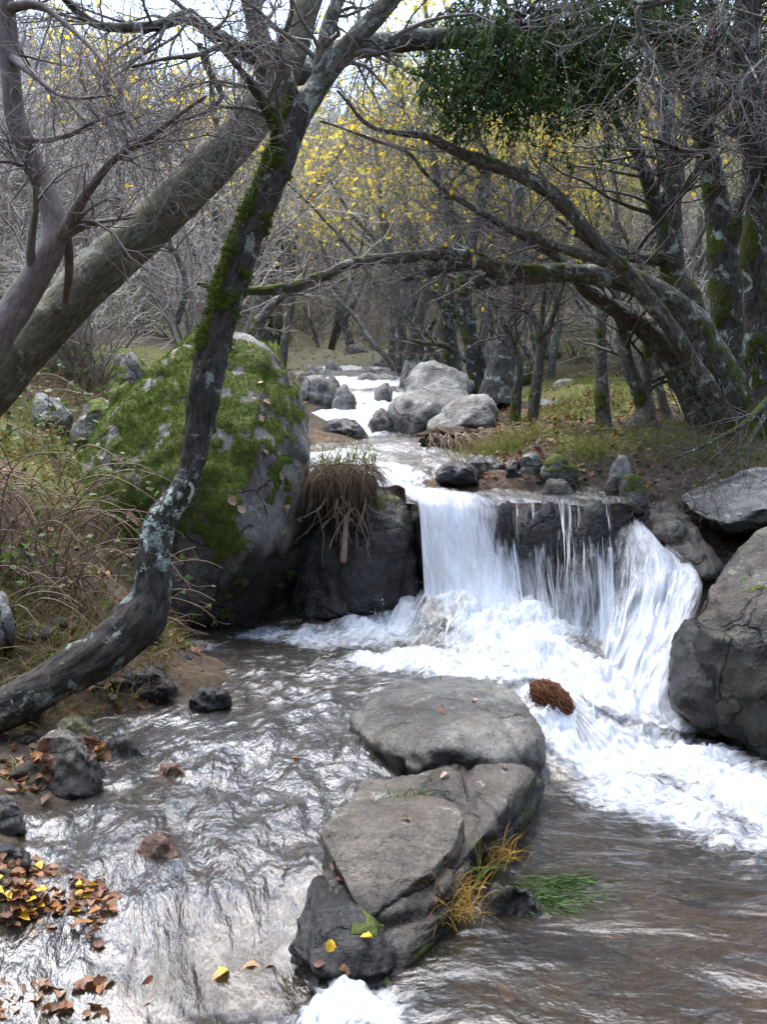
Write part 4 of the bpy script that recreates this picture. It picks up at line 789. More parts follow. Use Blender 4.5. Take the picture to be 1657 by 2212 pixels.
# ---- smooth grey trunk at the left edge
t3 = thing('leaning_tree', 'smooth mauve grey trunk curving up along the left edge in front of the thick one', 'tree', P(-60, 850, 4.5))
q3 = limb('trunk', [(-90, 860, 4.5, 83), (-20, 745, 4.55, 75), (30, 670, 4.58, 68), (75, 600, 4.6, 61), (108, 540, 4.62, 55), (118, 490, 4.65, 52), (105, 430, 4.68, 48), (80, 375, 4.7, 48), (55, 315, 4.7, 46), (32, 250, 4.7, 44), (22, 150, 4.7, 42), (15, 50, 4.7, 40), (0, -80, 4.7, 35)], 'bark_smooth', t3, 30, amp=.02, knob=.05, seed=13)
q3b = limb('branch', [(122, 520, 4.62, 32), (145, 490, 4.6, 27), (172, 440, 4.55, 22), (200, 400, 4.5, 20), (240, 350, 4.45, 18), (285, 318, 4.4, 15), (335, 288, 4.35, 12), (390, 245, 4.3, 10), (445, 208, 4.25, 7)], 'bark_smooth', t3, 16, amp=.02, seed=14)
q3c = limb('branch', [(140, 500, 4.62, 24), (147, 540, 4.75, 20), (148, 590, 4.9, 18), (140, 650, 5.1, 14)], 'bark_smooth', t3, 12, amp=.02, seed=15)
q3d = limb('branch', [(28, 300, 4.7, 18), (90, 303, 4.6, 12), (150, 290, 4.5, 9), (210, 260, 4.4, 7), (270, 240, 4.3, 5)], 'bark_smooth', t3, 10, seed=16)
q3e = limb('branch', [(20, 120, 4.7, 20), (70, 160, 4.5, 14), (120, 200, 4.4, 9), (170, 212, 4.3, 7), (240, 205, 4.2, 5)], 'bark_smooth', t3, 10, seed=17)
q3f = limb('branch', [(10, 20, 4.7, 24), (80, 10, 4.6, 16), (150, 60, 4.5, 11), (210, 120, 4.4, 8), (260, 200, 4.3, 5)], 'bark_smooth', t3, 10, seed=18)
(V, F), lv = twigset([q3b, q3d, q3e, q3f, q3], [dict(n=11, L=.7, wig=.18, grav=-.02, rr=.35, sides=4, bias=(.5, 0, .1)), dict(n=6, L=.4, wig=.22, grav=-.02), dict(n=3, L=.18, wig=.25)])
mk('twigs', V, F, M['twig'], t3, kind='stuff')

# ---- the leaning group on the right bank
t4 = thing('leaning_tree', 'massive mossy trunk leaning left from the right bank, its long limb bridging the stream', 'tree', P(1610, 940, 7.6))
moR = lambda s, d, p: -.08 + .35 * d[:, 2] - .2 * d[:, 0] + .25 * sstep(.35, .0, s)
q4 = limb('trunk', [(1640, 975, 7.55, 108), (1590, 890, 7.6, 99), (1535, 790, 7.6, 92), (1485, 700, 7.6, 81), (1430, 645, 7.55, 63), (1370, 612, 7.5, 48), (1300, 597, 7.4, 41), (1220, 590, 7.3, 40), (1140, 594, 7.2, 38), (1075, 580, 7.1, 33), (1025, 560, 7.05, 29), (960, 548, 7.0, 24), (880, 556, 6.9, 22), (800, 562, 6.8, 21), (740, 576, 6.7, 21), (690, 602, 6.65, 20), (630, 622, 6.6, 20), (560, 630, 6.55, 16), (490, 625, 6.5, 12), (425, 614, 6.45, 6)], 'bark_lichen', t4, 34, amp=.10, moss=moR, seed=20)
q4a = limb('branch', [(1110, 596, 7.2, 34), (1060, 604, 7.15, 32), (1022, 612, 7.1, 26)], 'bark_dark', t4, 14, moss=lambda s, d, p: -.1 + 0 * s, seed=21)
q4b = limb('branch', [(1030, 568, 7.05, 26), (975, 578, 7.0, 22), (920, 592, 6.95, 18), (870, 606, 6.9, 8)], 'bark_dark', t4, 12, seed=22)
(V, F), lv = twigset([q4[60:], q4b], [dict(n=26, L=.6, wig=.2, grav=.02, rr=.18, sides=4), dict(n=5, L=.35, wig=.22, grav=-.05), dict(n=3, L=.16, wig=.25)])
mk('twigs', V, F, M['twig'], t4, kind='stuff')
t5 = thing('leaning_tree', 'long slender trunk arching up and left over the stream from the right bank', 'tree', P(1570, 930, 7.3))
q5 = limb('trunk', [(1590, 960, 7.3, 51), (1545, 870, 7.3, 44), (1500, 790, 7.25, 38), (1455, 715, 7.2, 35), (1395, 640, 7.15, 34), (1340, 575, 7.1, 33), (1285, 520, 7.05, 31), (1225, 450, 7.0, 28), (1170, 405, 6.95, 27), (1110, 374, 6.9, 26), (1040, 350, 6.85, 24), (975, 322, 6.8, 20), (925, 296, 6.75, 15), (870, 288, 6.7, 13), (825, 282, 6.65, 10), (785, 262, 6.6, 9), (755, 225, 6.55, 7), (728, 195, 6.5, 5)], 'bark_lichen', t5, 26, moss=moR, seed=23)
q5b = limb('branch', [(1330, 570, 7.1, 26), (1250, 548, 7.0, 22), (1170, 520, 6.95, 19), (1100, 495, 6.9, 15), (1040, 460, 6.85, 12), (980, 425, 6.8, 10), (920, 375, 6.75, 8), (880, 330, 6.7, 7), (800, 300, 6.6, 6), (720, 270, 6.5, 5), (690, 262, 6.45, 4)], 'bark_lichen', t5, 14, moss=moR, seed=24)
(V, F), lv = twigset([q5[40:], q5b, q5b], [dict(n=20, L=.75, wig=.2, grav=-.01, rr=.25, sides=4), dict(n=6, L=.4, wig=.22, grav=-.04), dict(n=3, L=.18, wig=.25)])
mk('twigs', V, F, M['twig'], t5, kind='stuff')
yl = lv[-1][0][:, -1]; yl = yl[rng.choice(len(yl), 90, replace=False)]
for k in range(6):
    V, F, rn = leaves_geo(np.zeros((1, 3)), .045, rng, droop=.6, aspect=.6); LEAFM = (globals().get('LEAFM') or []) + [mesh('leaf', V, F, M['yellow'], {'rnd': rn})]
for k, p_ in enumerate(yl): ob('leaf', LEAFM[k % 6], t5, p_ - np.array(t5.location))
t6 = thing('leaning_tree', 'lower mossy trunk bending left under the massive leaning one', 'tree', P(1530, 950, 7.7))
q6 = limb('trunk', [(1545, 960, 7.7, 62), (1500, 870, 7.75, 52), (1455, 790, 7.8, 48), (1410, 730, 7.8, 44), (1360, 685, 7.75, 40), (1300, 650, 7.7, 33), (1260, 620, 7.65, 30), (1235, 585, 7.6, 24), (1180, 540, 7.6, 18), (1120, 515, 7.6, 14), (1060, 490, 7.6, 10), (1010, 440, 7.6, 5)], 'bark_lichen', t6, 24, moss=moR, seed=25)
(V, F), lv = twigset([q6[50:]], [dict(n=26, L=.7, wig=.2, rr=.25, sides=4), dict(n=6, L=.4, wig=.22), dict(n=3, L=.18, wig=.25)])
mk('twigs', V, F, M['twig'], t6, kind='stuff')
def pxtree(label, ctrl, branches=(), mat='bark_dark', sides=20, moss=None, tw=(10, 6, 3), L=.9, twm='twig_dark', grav=.02, frac=.4, seed=30, cat='tree', name='tree', bias=None):
    t = thing(name, label, cat, P(*ctrl[0][:3])); qs = [limb('trunk', ctrl, mat, t, sides, moss=moss, seed=seed)]
    tops = [qs[0][int(len(qs[0]) * frac):]]
    for j, b in enumerate(branches): qq = limb('branch', b, mat, t, max(8, sides // 2), moss=moss, seed=seed + j + 1); tops.append(qq)
    if tw:
        (V, F), lv = twigset(tops, [dict(n=tw[0], L=L, wig=.2, grav=grav, rr=.35, sides=4, bias=bias), dict(n=tw[1], L=L * .55, wig=.22, grav=grav), dict(n=tw[2], L=L * .25, wig=.25)])
        mk('twigs', V, F, M[twm], t, kind='stuff')
    return t, lv if tw else None
moD = lambda s, d, p: -.02 + .35 * d[:, 2] - .3 * d[:, 0] + .25 * sstep(.3, 0, s)
pxtree('tall dark mossy trunk standing upright behind the massive leaning one', [(1580, 930, 8.3, 92), (1572, 800, 8.3, 76), (1575, 700, 8.3, 72), (1568, 600, 8.3, 68), (1562, 520, 8.3, 62), (1548, 420, 8.3, 50), (1528, 330, 8.25, 44), (1505, 230, 8.2, 40), (1492, 140, 8.2, 36), (1480, 40, 8.1, 30), (1470, -80, 8.0, 24)],
       [[(1560, 560, 8.3, 34), (1600, 480, 8.2, 30), (1625, 400, 8.1, 28), (1640, 300, 8.0, 24), (1668, 200, 7.9, 20)], [(1520, 300, 8.2, 22), (1560, 220, 8.1, 16), (1620, 190, 8.0, 12), (1680, 150, 7.9, 8)], [(1500, 200, 8.2, 22), (1440, 120, 8.0, 16), (1390, 50, 7.8, 12), (1330, -10, 7.6, 10)]], moss=moD, seed=40, L=1.1, tw=(14, 7, 3), bias=(-.3, -.3, -.2))
pxtree('dark ivy thick trunk at the right edge running out of the top', [(1680, 1010, 7.0, 80), (1652, 850, 7.1, 66), (1640, 700, 7.1, 58), (1632, 550, 7.1, 54), (1640, 400, 7.1, 52), (1622, 250, 7.1, 56), (1612, 120, 7.1, 54), (1620, -60, 7.1, 48)],
       [[(1630, 300, 7.1, 26), (1590, 210, 7.0, 20), (1555, 130, 6.8, 15), (1545, 60, 6.7, 12), (1530, -40, 6.6, 9)], [(1640, 420, 7.1, 22), (1660, 350, 6.8, 18), (1700, 280, 6.6, 12)], [(1665, 860, 7.0, 14), (1610, 915, 6.5, 10), (1550, 950, 6.3, 7), (1460, 990, 6.1, 4)], [(1665, 880, 7.0, 12), (1615, 960, 6.5, 8), (1570, 1010, 6.3, 6), (1500, 1050, 6.1, 4)]], moss=moD, seed=45, L=1.0, tw=(16, 7, 3), bias=(-.4, -.4, -.2))
pxtree('dark trunk forking between the massive leaning trunk and the tall upright one', [(1500, 720, 9.2, 85), (1478, 650, 9.2, 66), (1455, 590, 9.2, 54), (1450, 500, 9.2, 48), (1452, 400, 9.2, 42), (1440, 300, 9.2, 37), (1440, 200, 9.2, 32), (1425, 80, 9.2, 27), (1420, -60, 9.2, 20)],
       [[(1452, 560, 9.2, 36), (1425, 470, 9.2, 32), (1400, 390, 9.1, 28), (1375, 330, 9.0, 22), (1345, 280, 8.9, 16), (1300, 200, 8.8, 12)], [(1450, 560, 9.2, 30), (1390, 560, 9.1, 24), (1330, 545, 9.0, 20), (1270, 520, 8.9, 14), (1200, 470, 8.8, 9)], [(1452, 440, 9.2, 20), (1500, 380, 9.3, 16), (1530, 300, 9.4, 12)]], moss=moD, seed=50, L=1.2, tw=(14, 7, 3))
pxtree('twin mossy trunk, the left of two dark stems by the upright boulder', [(975, 830, 11, 36), (972, 760, 11, 30), (966, 700, 11, 27), (972, 640, 11, 26), (990, 580, 11, 24), (985, 500, 11, 20), (950, 400, 11, 14), (930, 300, 11, 10)], [[(968, 690, 11, 16), (945, 640, 11, 14), (905, 622, 11, 12), (870, 580, 11, 8)]], moss=moD, seed=55, L=1.1)
pxtree('twin mossy trunk, the right and thicker of two dark stems by the upright boulder', [(1045, 860, 10.6, 52), (1032, 800, 10.6, 42), (1020, 740, 10.6, 38), (1005, 680, 10.6, 36), (998, 620, 10.6, 32), (1010, 550, 10.6, 26), (1040, 450, 10.6, 20), (1060, 330, 10.6, 14)], [[(1010, 780, 10.6, 14), (960, 748, 10.5, 11), (920, 742, 10.5, 9), (885, 735, 10.5, 6)]], moss=moD, seed=58, L=1.1)
pxtree('pale lichened trunk with a broad base to the right of the twin stems', [(1072, 870, 10.4, 84), (1080, 800, 10.4, 58), (1092, 730, 10.4, 50), (1108, 660, 10.4, 42), (1120, 580, 10.4, 34), (1115, 480, 10.4, 26), (1135, 350, 10.4, 18)], [[(1098, 700, 10.4, 18), (1130, 640, 10.3, 15), (1150, 580, 10.2, 10)]], mat='bark_far', moss=lambda s, d, p: -.6 + 0 * s, seed=61, L=1.1)
pxtree('thin mossy sapling trunk at the near edge of the right bank turf', [(1113, 928, 8.9, 24), (1116, 870, 8.9, 20), (1122, 800, 8.9, 17), (1108, 740, 8.9, 14), (1085, 690, 8.9, 11), (1060, 640, 8.9, 8)], mat='bark_far', moss=moD, seed=64, L=.8, sides=14, tw=(8, 5, 3))
pxtree('thin forked trunk rising from the near edge of the right bank turf', [(1150, 925, 8.8, 26), (1158, 850, 8.8, 22), (1166, 780, 8.8, 20), (1172, 725, 8.8, 22), (1150, 680, 8.8, 13), (1125, 640, 8.8, 9)], [[(1172, 735, 8.8, 15), (1192, 690, 8.8, 13), (1210, 640, 8.8, 10), (1230, 570, 8.8, 7)], [(1170, 720, 8.8, 12), (1172, 680, 8.8, 10), (1180, 610, 8.8, 7)]], mat='bark_far', moss=moD, seed=66, L=.8, sides=14, tw=(8, 5, 3))
pxtree('straight lichen spotted trunk with dark moss at its foot on the right bank', [(1308, 942, 8.4, 34), (1304, 880, 8.4, 28), (1300, 800, 8.4, 24), (1298, 720, 8.4, 22), (1300, 650, 8.4, 20), (1290, 560, 8.4, 14)], mat='bark_far', moss=moD, seed=68, L=.8, sides=16, tw=(6, 5, 3), frac=.6)
pxtree('double trunk with a swollen elbow at its base on the right bank', [(1335, 962, 7.9, 40), (1375, 925, 7.9, 44), (1398, 890, 7.9, 40), (1378, 840, 7.9, 30), (1355, 780, 7.9, 28), (1342, 700, 7.9, 24), (1330, 620, 7.9, 16)], [[(1396, 895, 7.9, 30), (1396, 830, 7.95, 26), (1400, 760, 8.0, 24), (1412, 690, 8.0, 18)]], mat='bark_far', moss=moD, seed=70, L=.8, sides=18, tw=(6, 5, 3), frac=.6)
pxtree('slim pale trunk leaning behind the elbow trunk', [(1445, 905, 8.9, 22), (1425, 840, 8.9, 18), (1412, 780, 8.9, 16), (1395, 700, 8.9, 13)], mat='bark_far', seed=72, L=.7, sides=12, tw=(6, 4, 3))
pxtree('slim lichen pale trunk far up beside the stream', [(848, 790, 16, 24), (850, 740, 16, 19), (852, 690, 16, 18), (850, 640, 16, 16), (846, 560, 16, 12), (830, 460, 16, 8)], mat='bark_far', seed=74, L=1.6, sides=10, tw=(8, 6, 3))
pxtree('crooked dark trunk leaning right far up beside the stream', [(862, 800, 15.5, 24), (885, 760, 15.5, 16), (892, 700, 15.5, 14), (895, 640, 15.5, 12), (880, 560, 15.5, 9)], mat='bark_far', seed=76, L=1.5, sides=10, tw=(8, 6, 3))
pxtree('slim trunk bowed left far up beside the stream', [(775, 785, 17, 30), (760, 750, 17, 20), (745, 700, 17, 17), (735, 650, 17, 15), (720, 600, 17, 11), (690, 520, 17, 8)], mat='bark_far', seed=78, L=1.6, sides=10, tw=(8, 6, 3))
pxtree('low mossy trunk bending right behind the big mossy boulder', [(550, 720, 9, 26), (570, 680, 9, 22), (610, 640, 9, 16), (650, 615, 9, 11), (720, 600, 9, 7)], mat='bark_far', moss=lambda s, d, p: .05 - .3 * s, seed=80, L=.8, sides=12, tw=(9, 5, 3))
pxtree('dark sapling between the thick olive trunk and the mossy boulder', [(380, 700, 9, 18), (400, 620, 9, 15), (385, 560, 9, 13), (365, 520, 9, 11), (370, 440, 9, 8)], mat='bark_far', seed=82, L=.9, sides=10, tw=(10, 6, 3))
pxtree('dark sapling on the left slope below the smooth grey branch', [(250, 520, 12, 20), (250, 450, 12, 16), (255, 400, 12, 14), (250, 330, 12, 10), (230, 260, 12, 7)], mat='bark_far', seed=84, L=1.2, sides=10, tw=(10, 7, 3))
# pale drooping branches that hang into the top right of the view, from a tree rooted beyond the frame
pxtree('pale lichened branches drooping into the top right from a tree outside the frame', [(2050, 1000, 5.6, 120), (2000, 600, 5.6, 100), (1950, 200, 5.6, 84), (1850, -150, 5.6, 60), (1650, -120, 5.5, 30), (1500, -20, 5.4, 14), (1415, 10, 5.4, 12), (1378, 26, 5.4, 12), (1398, 110, 5.4, 10), (1404, 160, 5.4, 9), (1430, 230, 5.4, 7), (1445, 300, 5.4, 5)],
       [[(1480, -30, 5.4, 10), (1400, 5, 5.3, 9), (1340, -5, 5.3, 7), (1280, -30, 5.3, 5)], [(1650, -110, 5.5, 16), (1580, -20, 5.4, 11), (1560, 50, 5.3, 8), (1610, 120, 5.3, 6), (1640, 180, 5.2, 4)], [(1900, 0, 5.6, 24), (1750, 60, 5.5, 14), (1640, 140, 5.4, 10), (1600, 200, 5.3, 7), (1630, 300, 5.2, 5)]], mat='bark_far', sides=14, moss=None, seed=90, L=.6, twm='twig', tw=(12, 6, 3), frac=.55)

# ---- evergreen hanging in the limb (drooping narrow leaves)
ev = thing('mistletoe', 'dark green leafy clump drooping from the horizontal limb at the top right', 'mistletoe', P(1130, 70, 7.0))
qs = [path_px([(1130 + 30 * math.cos(a * 1.7), 70, 7.0, 10), (1130 + 90 * math.cos(a), 10 + 50 * math.sin(a * 2), 7.0 + .2 * math.sin(a), 8), (1125 + (150 + 30 * math.sin(3 * a)) * math.cos(a), 90 + 40 * math.sin(a), 7.0 + .35 * math.sin(a), 5)]) for a in np.linspace(0, 6.28, 12)]
Q = np.stack([resamp(q)[:, :3] for q in qs]); R = np.stack([resamp(q)[:, 3] for q in qs])
Q1, R1_ = spawn(Q, R, 14, .95, wig=.13, grav=-.34, rr=.5, tmin=.05); Q2, R2_ = spawn(Q1, R1_, 4, .32, wig=.2, grav=-.3, rr=.6)
V, F = join([tubes(Q, R, 4), tubes(Q1, R1_, 3), tubes(Q2, R2_, 3)]); mk('stems', V, F, M['twig_dark'], ev, kind='stuff')
pos = np.concatenate([Q1[:, 2:].reshape(-1, 3), Q2[:, 1:].reshape(-1, 3), Q2[:, 2:].reshape(-1, 3) + rng.normal(0, .02, (len(Q2) * 4, 3))])
pos = np.repeat(pos[rng.random(len(pos)) < np.clip(.95 - (pos[:, 2] - P(1130, 70, 7)[2]) * 1.2, .15, 1)], 2, 0); pos = pos + rng.normal(0, .018, pos.shape); V, F, rn = leaves_geo(pos, .058, rng, droop=1.1, aspect=.26, up=.05); mk('leaves', V, F, M['evergreen'], ev, attrs={'rnd': rn}, kind='stuff')
ev2 = thing('mistletoe', 'smaller dark green clump above the drooping one, near the top right sky', 'mistletoe', P(1440, 20, 7.3))
pos = P(1420, 10, 7.3) + rng.normal(0, 1, (2600, 3)) * [.36, .25, .16]; V, F, rn = leaves_geo(pos, .065, rng, droop=.8, aspect=.28, up=.05); mk('leaves', V, F, M['evergreen'], ev2, attrs={'rnd': rn}, kind='stuff')
Q1, R1_ = spawn(np.stack([np.linspace(P(1440, 60, 7.3), P(1400 + 60 * j, -40, 7.3), 4) for j in range(-2, 3)]), np.full((5, 4), .006), 12, .4); V, F = tubes(Q1, R1_); mk('stems', V, F, M['twig_dark'], ev2, kind='stuff')

# ------------------------------------------------------------------ background wood: bare trees, yellow leaved trees and shrubs
def place(x, y): return np.array([x, y, H([x], [y])[0] - .05])
def tree_variant(k, stems=3, h=6.0, tw=(10, 6, 4)):
    g = np.random.default_rng(100 + k); qs = []
    for j in range(stems):
        a = g.random() * 6.28; lean = .15 + .5 * g.random(); hh = h * (.7 + .5 * g.random()); n = 9; d = np.array([math.cos(a) * lean, math.sin(a) * lean * .6, 1.0]); p = np.array([math.cos(a), math.sin(a), 0]) * .12; pts = []
        for i in range(n):
            pts.append(np.r_[p, (.085 + .05 * g.random() * 0) * (1 - i / n * .85) * (.7 + .4 * (j == 0))]); d = nrm(d + g.normal(0, .16, 3) * [1, 1, .3]); p = p + d * hh / (n - 1)
        qs.append(crom(np.array(pts), 22))
    gt = [limb_geo(q, 9, amp=.06, seed=k, knob=.2) for q in qs]; Vs, Fs, o = [], [], 0; bks = []
    for V, F, at in gt:
        Vs.append(V); Fs.append((F[0] + o, F[1] + o)); o += len(V); bks.append(at['bk'])
    tm = mesh('trunk', np.concatenate(Vs), [np.concatenate([f[0] for f in Fs]), np.concatenate([f[1] for f in Fs])], M['bark_far'], {'bk': np.concatenate(bks)})
    (V, F), lv = twigset([q[6:] for q in qs], [dict(n=tw[0], L=h * .33, wig=.16, grav=.06, rr=.45, sides=4, rmin=.006), dict(n=tw[1], L=h * .17, wig=.2, grav=.03, rmin=.004), dict(n=tw[2], L=h * .085, wig=.2, rmin=.003)], g)
    return tm, V, F, lv[-1][0]
TV = []
for k in range(6):
    tm, V, F, tips = tree_variant(k, 2 + k % 3); TV.append((tm, [mesh('twigs', V, F, M[m_]) for m_ in ('twig_far_hazed', 'twig_olive')], tips))
YL = []
for k in range(3):
    g = np.random.default_rng(300 + k); tips = TV[k][2]; sel = tips[g.random(len(tips)) < (.55, .75, .4)[k]]; pos = sel[:, 5].reshape(-1, 3)
    V, F, rn = leaves_geo(np.repeat(pos, 2, 0) + g.normal(0, .06, (2 * len(pos), 3)), .10, g, droop=.5, aspect=.55); YL.append([mesh('leaves', V, F, M[m_], {'rnd': rn}) for m_ in ('yellow', 'ygreen')])
def bgtree(k, px, d, sc, leafy=None, tone=0, label='', group=''):
    p = place(Wd(px, d, 0)[0], d); t = thing('tree', label, 'tree', p, group); t.rotation_euler[2] = rng.random() * 6.28; t.scale = (sc, sc, sc * (.9 + .3 * rng.random()))
    ob('trunk', TV[k][0], t); tag(ob('twigs', TV[k][1][tone], t), kind='stuff')
    if leafy is not None: tag(ob('leaves', YL[k][leafy], t), kind='stuff')
    return t
g = np.random.default_rng(5)
for i in range(46):
    d = 13 + 38 * g.random() ** 1.2; px = g.uniform(-250, 1900)
    if (d < 16 and 560 < px < 1000) or (d < 20 and 690 < px < 850): continue
    bgtree(i % 6, px, d, (.75 + .35 * g.random()) * (1.12 - d / 72), None, int(px > 1000), 'bare grey tree on the brushy hillside behind the stream', 'bare trees on the hillside')
for i in range(30):
    bgtree(i % 3, g.uniform(850, 1500), g.uniform(12.5, 24), .55 + .4 * g.random(), int(g.random() < .5), 1, 'yellow leaved tree on the slope behind the right bank', 'yellow leaved trees behind the right bank')
for i, (px, d) in enumerate([(500, 14), (600, 15), (700, 19), (780, 21), (560, 19), (840, 24), (450, 17), (680, 24)]):
    bgtree(i % 3, px, d, .72, 0, 0, 'yellow leaved bush like tree behind the big mossy boulder', 'yellow leaved trees behind the boulder')
for i, (px, d) in enumerate([(210, 20), (280, 22)]):
    bgtree(i, px, d, .7, 0, 0, 'small golden leaved tree on the left hillside', 'golden trees on the left hillside')
SV = []
for k in range(6):
    g2 = np.random.default_rng(500 + k); base = np.stack([np.stack([np.linspace(0, math.cos(a) * l, 8) + .08 * math.cos(a), np.linspace(0, math.sin(a) * l, 8), np.linspace(0, 1, 8) ** .85 * hh], 1) for a, l, hh in zip(g2.random(13) * 6.28, .2 + .9 * g2.random(13), 1.0 + 1.2 * g2.random(13))])
    base = base + np.cumsum(g2.normal(0, .04, base.shape), 1); R = np.linspace(.016, .005, 8)[None] * np.ones((13, 1))
    Q1, R1_ = spawn(base, R, 8, .7, wig=.18, grav=.05, rmin=.004, g=g2); Q2, R2_ = spawn(Q1, R1_, 5, .34, wig=.2, rmin=.003, N=5, g=g2)
    V, F = join([tubes(base, R, 3), tubes(Q1, R1_), tubes(Q2, R2_)]); SV.append([mesh('bare_shrub', V, F, M[m_]) for m_ in ('twig_far_hazed', 'twig_olive')])
n = 0
while n < 240:
    d = 10 + 44 * g.random() ** .9; px = g.uniform(-500, 2150)
    if (d < 15 and 520 < px < 1080) or (d < 20 and 680 < px < 860) or (d < 14 and 1000 < px < 1700): continue
    p = place(Wd(px, d, 0)[0], d); o = ob('bare_shrub', SV[n % 6][int(px > 1050 and g.random() < .6)], None, p); s_ = (.7 + .5 * g.random()) * (1 + d / 45); o.scale = (s_ * 1.2, s_ * 1.2, s_); o.rotation_euler[2] = g.random() * 6.28
    tag(o, 'bare tangled shrub on the brushy hillside behind the stream', 'shrub', 'bare shrubs on the hillside'); n += 1
# the hillside's brushwood that nobody could count
B = 26000; y = 14 + 41 * g.random(B); x = (g.random(B) - .5) * (y * 1.15 + 4) + 0; z = H(x, y)
D = nrm(g.normal(size=(B, 3)) * [.7, .5, .5] + [0, 0, .8]); L = (.5 + 1.1 * g.random(B))[:, None]; bend = g.normal(size=(B, 3)) * .25
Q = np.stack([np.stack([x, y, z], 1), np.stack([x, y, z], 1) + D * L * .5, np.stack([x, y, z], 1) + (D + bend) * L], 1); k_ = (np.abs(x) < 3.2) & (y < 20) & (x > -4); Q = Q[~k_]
V, F = tubes(Q, np.array([.013, .009, .005])[None] * np.ones((len(Q), 1)) * (.5 + Q[:, :1, 1] / 40)); mk('brushwood', V, F, M['twig_far_hazed'], base=(0, 0, 0), kind='stuff')

# ------------------------------------------------------------------ things lying about: leaves, grass, brambles, drift
def top(x, y, water=True):
    z = float(H([x], [y])[0])
    if water: z = max(z, float(_WZ([x], [y])[0])) if y < 6 else z
    for lo, hi, b in BV:
        if lo[0] < x < hi[0] and lo[1] < y < hi[1]:
            h = b.ray_cast(Vector((x, y, 5)), Vector((0, 0, -1)))
            if h[0] is not None: z = max(z, h[0].z)
    return z
def seen(px, py):
    """the first solid surface along the line of sight: where a leaf seen there must lie"""
    r = _ray(px, py); o = Vector((0, 0, CAMZ)); best = None; bn = Vector((0, 0, 1))
    for lo, hi, b in BV:
        h = b.ray_cast(o, Vector(r))
        if h[0] is not None and (best is None or h[3] < best[1]): best = (h[0], h[3]); bn = h[1]
    t = np.arange(1.5, 20, .02); p = np.array([0, 0, CAMZ]) + r * t[:, None]; z = H(p[:, 0], p[:, 1]); w = np.where(p[:, 1] < 6, _WZ(p[:, 0], p[:, 1]), -9); hit = np.nonzero(p[:, 2] < np.maximum(z, w))[0]
    if len(hit) and (best is None or np.linalg.norm(r) * t[hit[0]] < best[1]): return p[hit[0]], Vector((0, 0, 1))
    return (np.array(best[0][:]), bn) if best else (None, None)
def leaf_mesh(kind, k):
    g = np.random.default_rng(700 + k); n = 9; t = np.linspace(0, 1, n); w = np.sin(t ** .8 * math.pi) ** .8 * (.34 if kind == 'oval' else .4) * (1 + (.22 if kind != 'oval' else .05) * np.sin(t * 19 + k)); w[0] = .02; w[-1] = .01
    curl = .2 * np.sin(t * 4 + k) + .1 * t; cup = .16 + .2 * g.random()
    c = np.stack([t - .5, 0 * t + .06 * np.sin(t * 3), curl * .6], 1); l = c + np.stack([0 * t, w, cup * w * 2.5], 1); r = c - np.stack([0 * t, w, -cup * w * 1.5], 1)
    V = np.concatenate([l, c, r]); i = np.arange(n - 1); F = np.concatenate([np.stack([i, i + 1, i + n + 1, i + n], 1), np.stack([i + n, i + n + 1, i + 2 * n + 1, i + 2 * n], 1)])
    V[:, 2] -= V[:, 2].min(); return V, F
LM = {}
for mname in ('brownleaf', 'goldleaf', 'tanleaf'):
    LM[mname] = [mesh('fallen_leaf', *leaf_mesh('oak' if k % 2 else 'oval', k), M[mname]) for k in range(4)]
g = np.random.default_rng(77)
def leaf(px, py, size, mat, label, group, tilt=.3):
    p, n = seen(px, py)
    if p is None: return
    o = ob('fallen_leaf', LM[mat][g.integers(4)], None, p + np.array([0, 0, .004])); o.scale = (size,) * 3
    o.rotation_mode = 'QUATERNION'; from mathutils import Quaternion
    o.rotation_quaternion = n.to_track_quat('Z', 'Y') @ Quaternion((0, 0, 1), g.random() * 6.28) @ Quaternion((1, 0, 0), g.normal() * tilt); tag(o, label, 'leaf', group)
for i in range(260):                                                  # heap of wet leaves at the lower left
    px, py = g.normal(80, 95), g.normal(1935, 46)
    if px < -60 or px > 260 or py < 1850 or py > 2060 or (px > 120 and py < 1890): continue
    leaf(px, py, .024 + .022 * g.random(), 'goldleaf' if g.random() < .1 else 'brownleaf', 'orange brown fallen leaf in the wet heap on the lower left bank', 'heap of leaves on the lower left bank', .3)
for i in range(46): leaf(g.uniform(-10, 330), g.uniform(2120, 2205), .026 + .022 * g.random(), 'brownleaf', 'brown fallen leaf among the stones of the bottom left corner', 'leaves in the bottom left corner', .5)
for i in range(36): leaf(g.uniform(0, 110), g.uniform(1600, 1720), .035 + .025 * g.random(), 'brownleaf', 'dull brown leaf on the left bank beside the big greenish stone', 'leaves beside the big greenish stone', .5)
for i in range(16): leaf(g.normal(205, 14), g.normal(1620, 12), .05 + .02 * g.random(), 'brownleaf', 'orange leaf lodged between the yellowish stone and its wet neighbour', 'leaves lodged by the yellowish stone', .7)
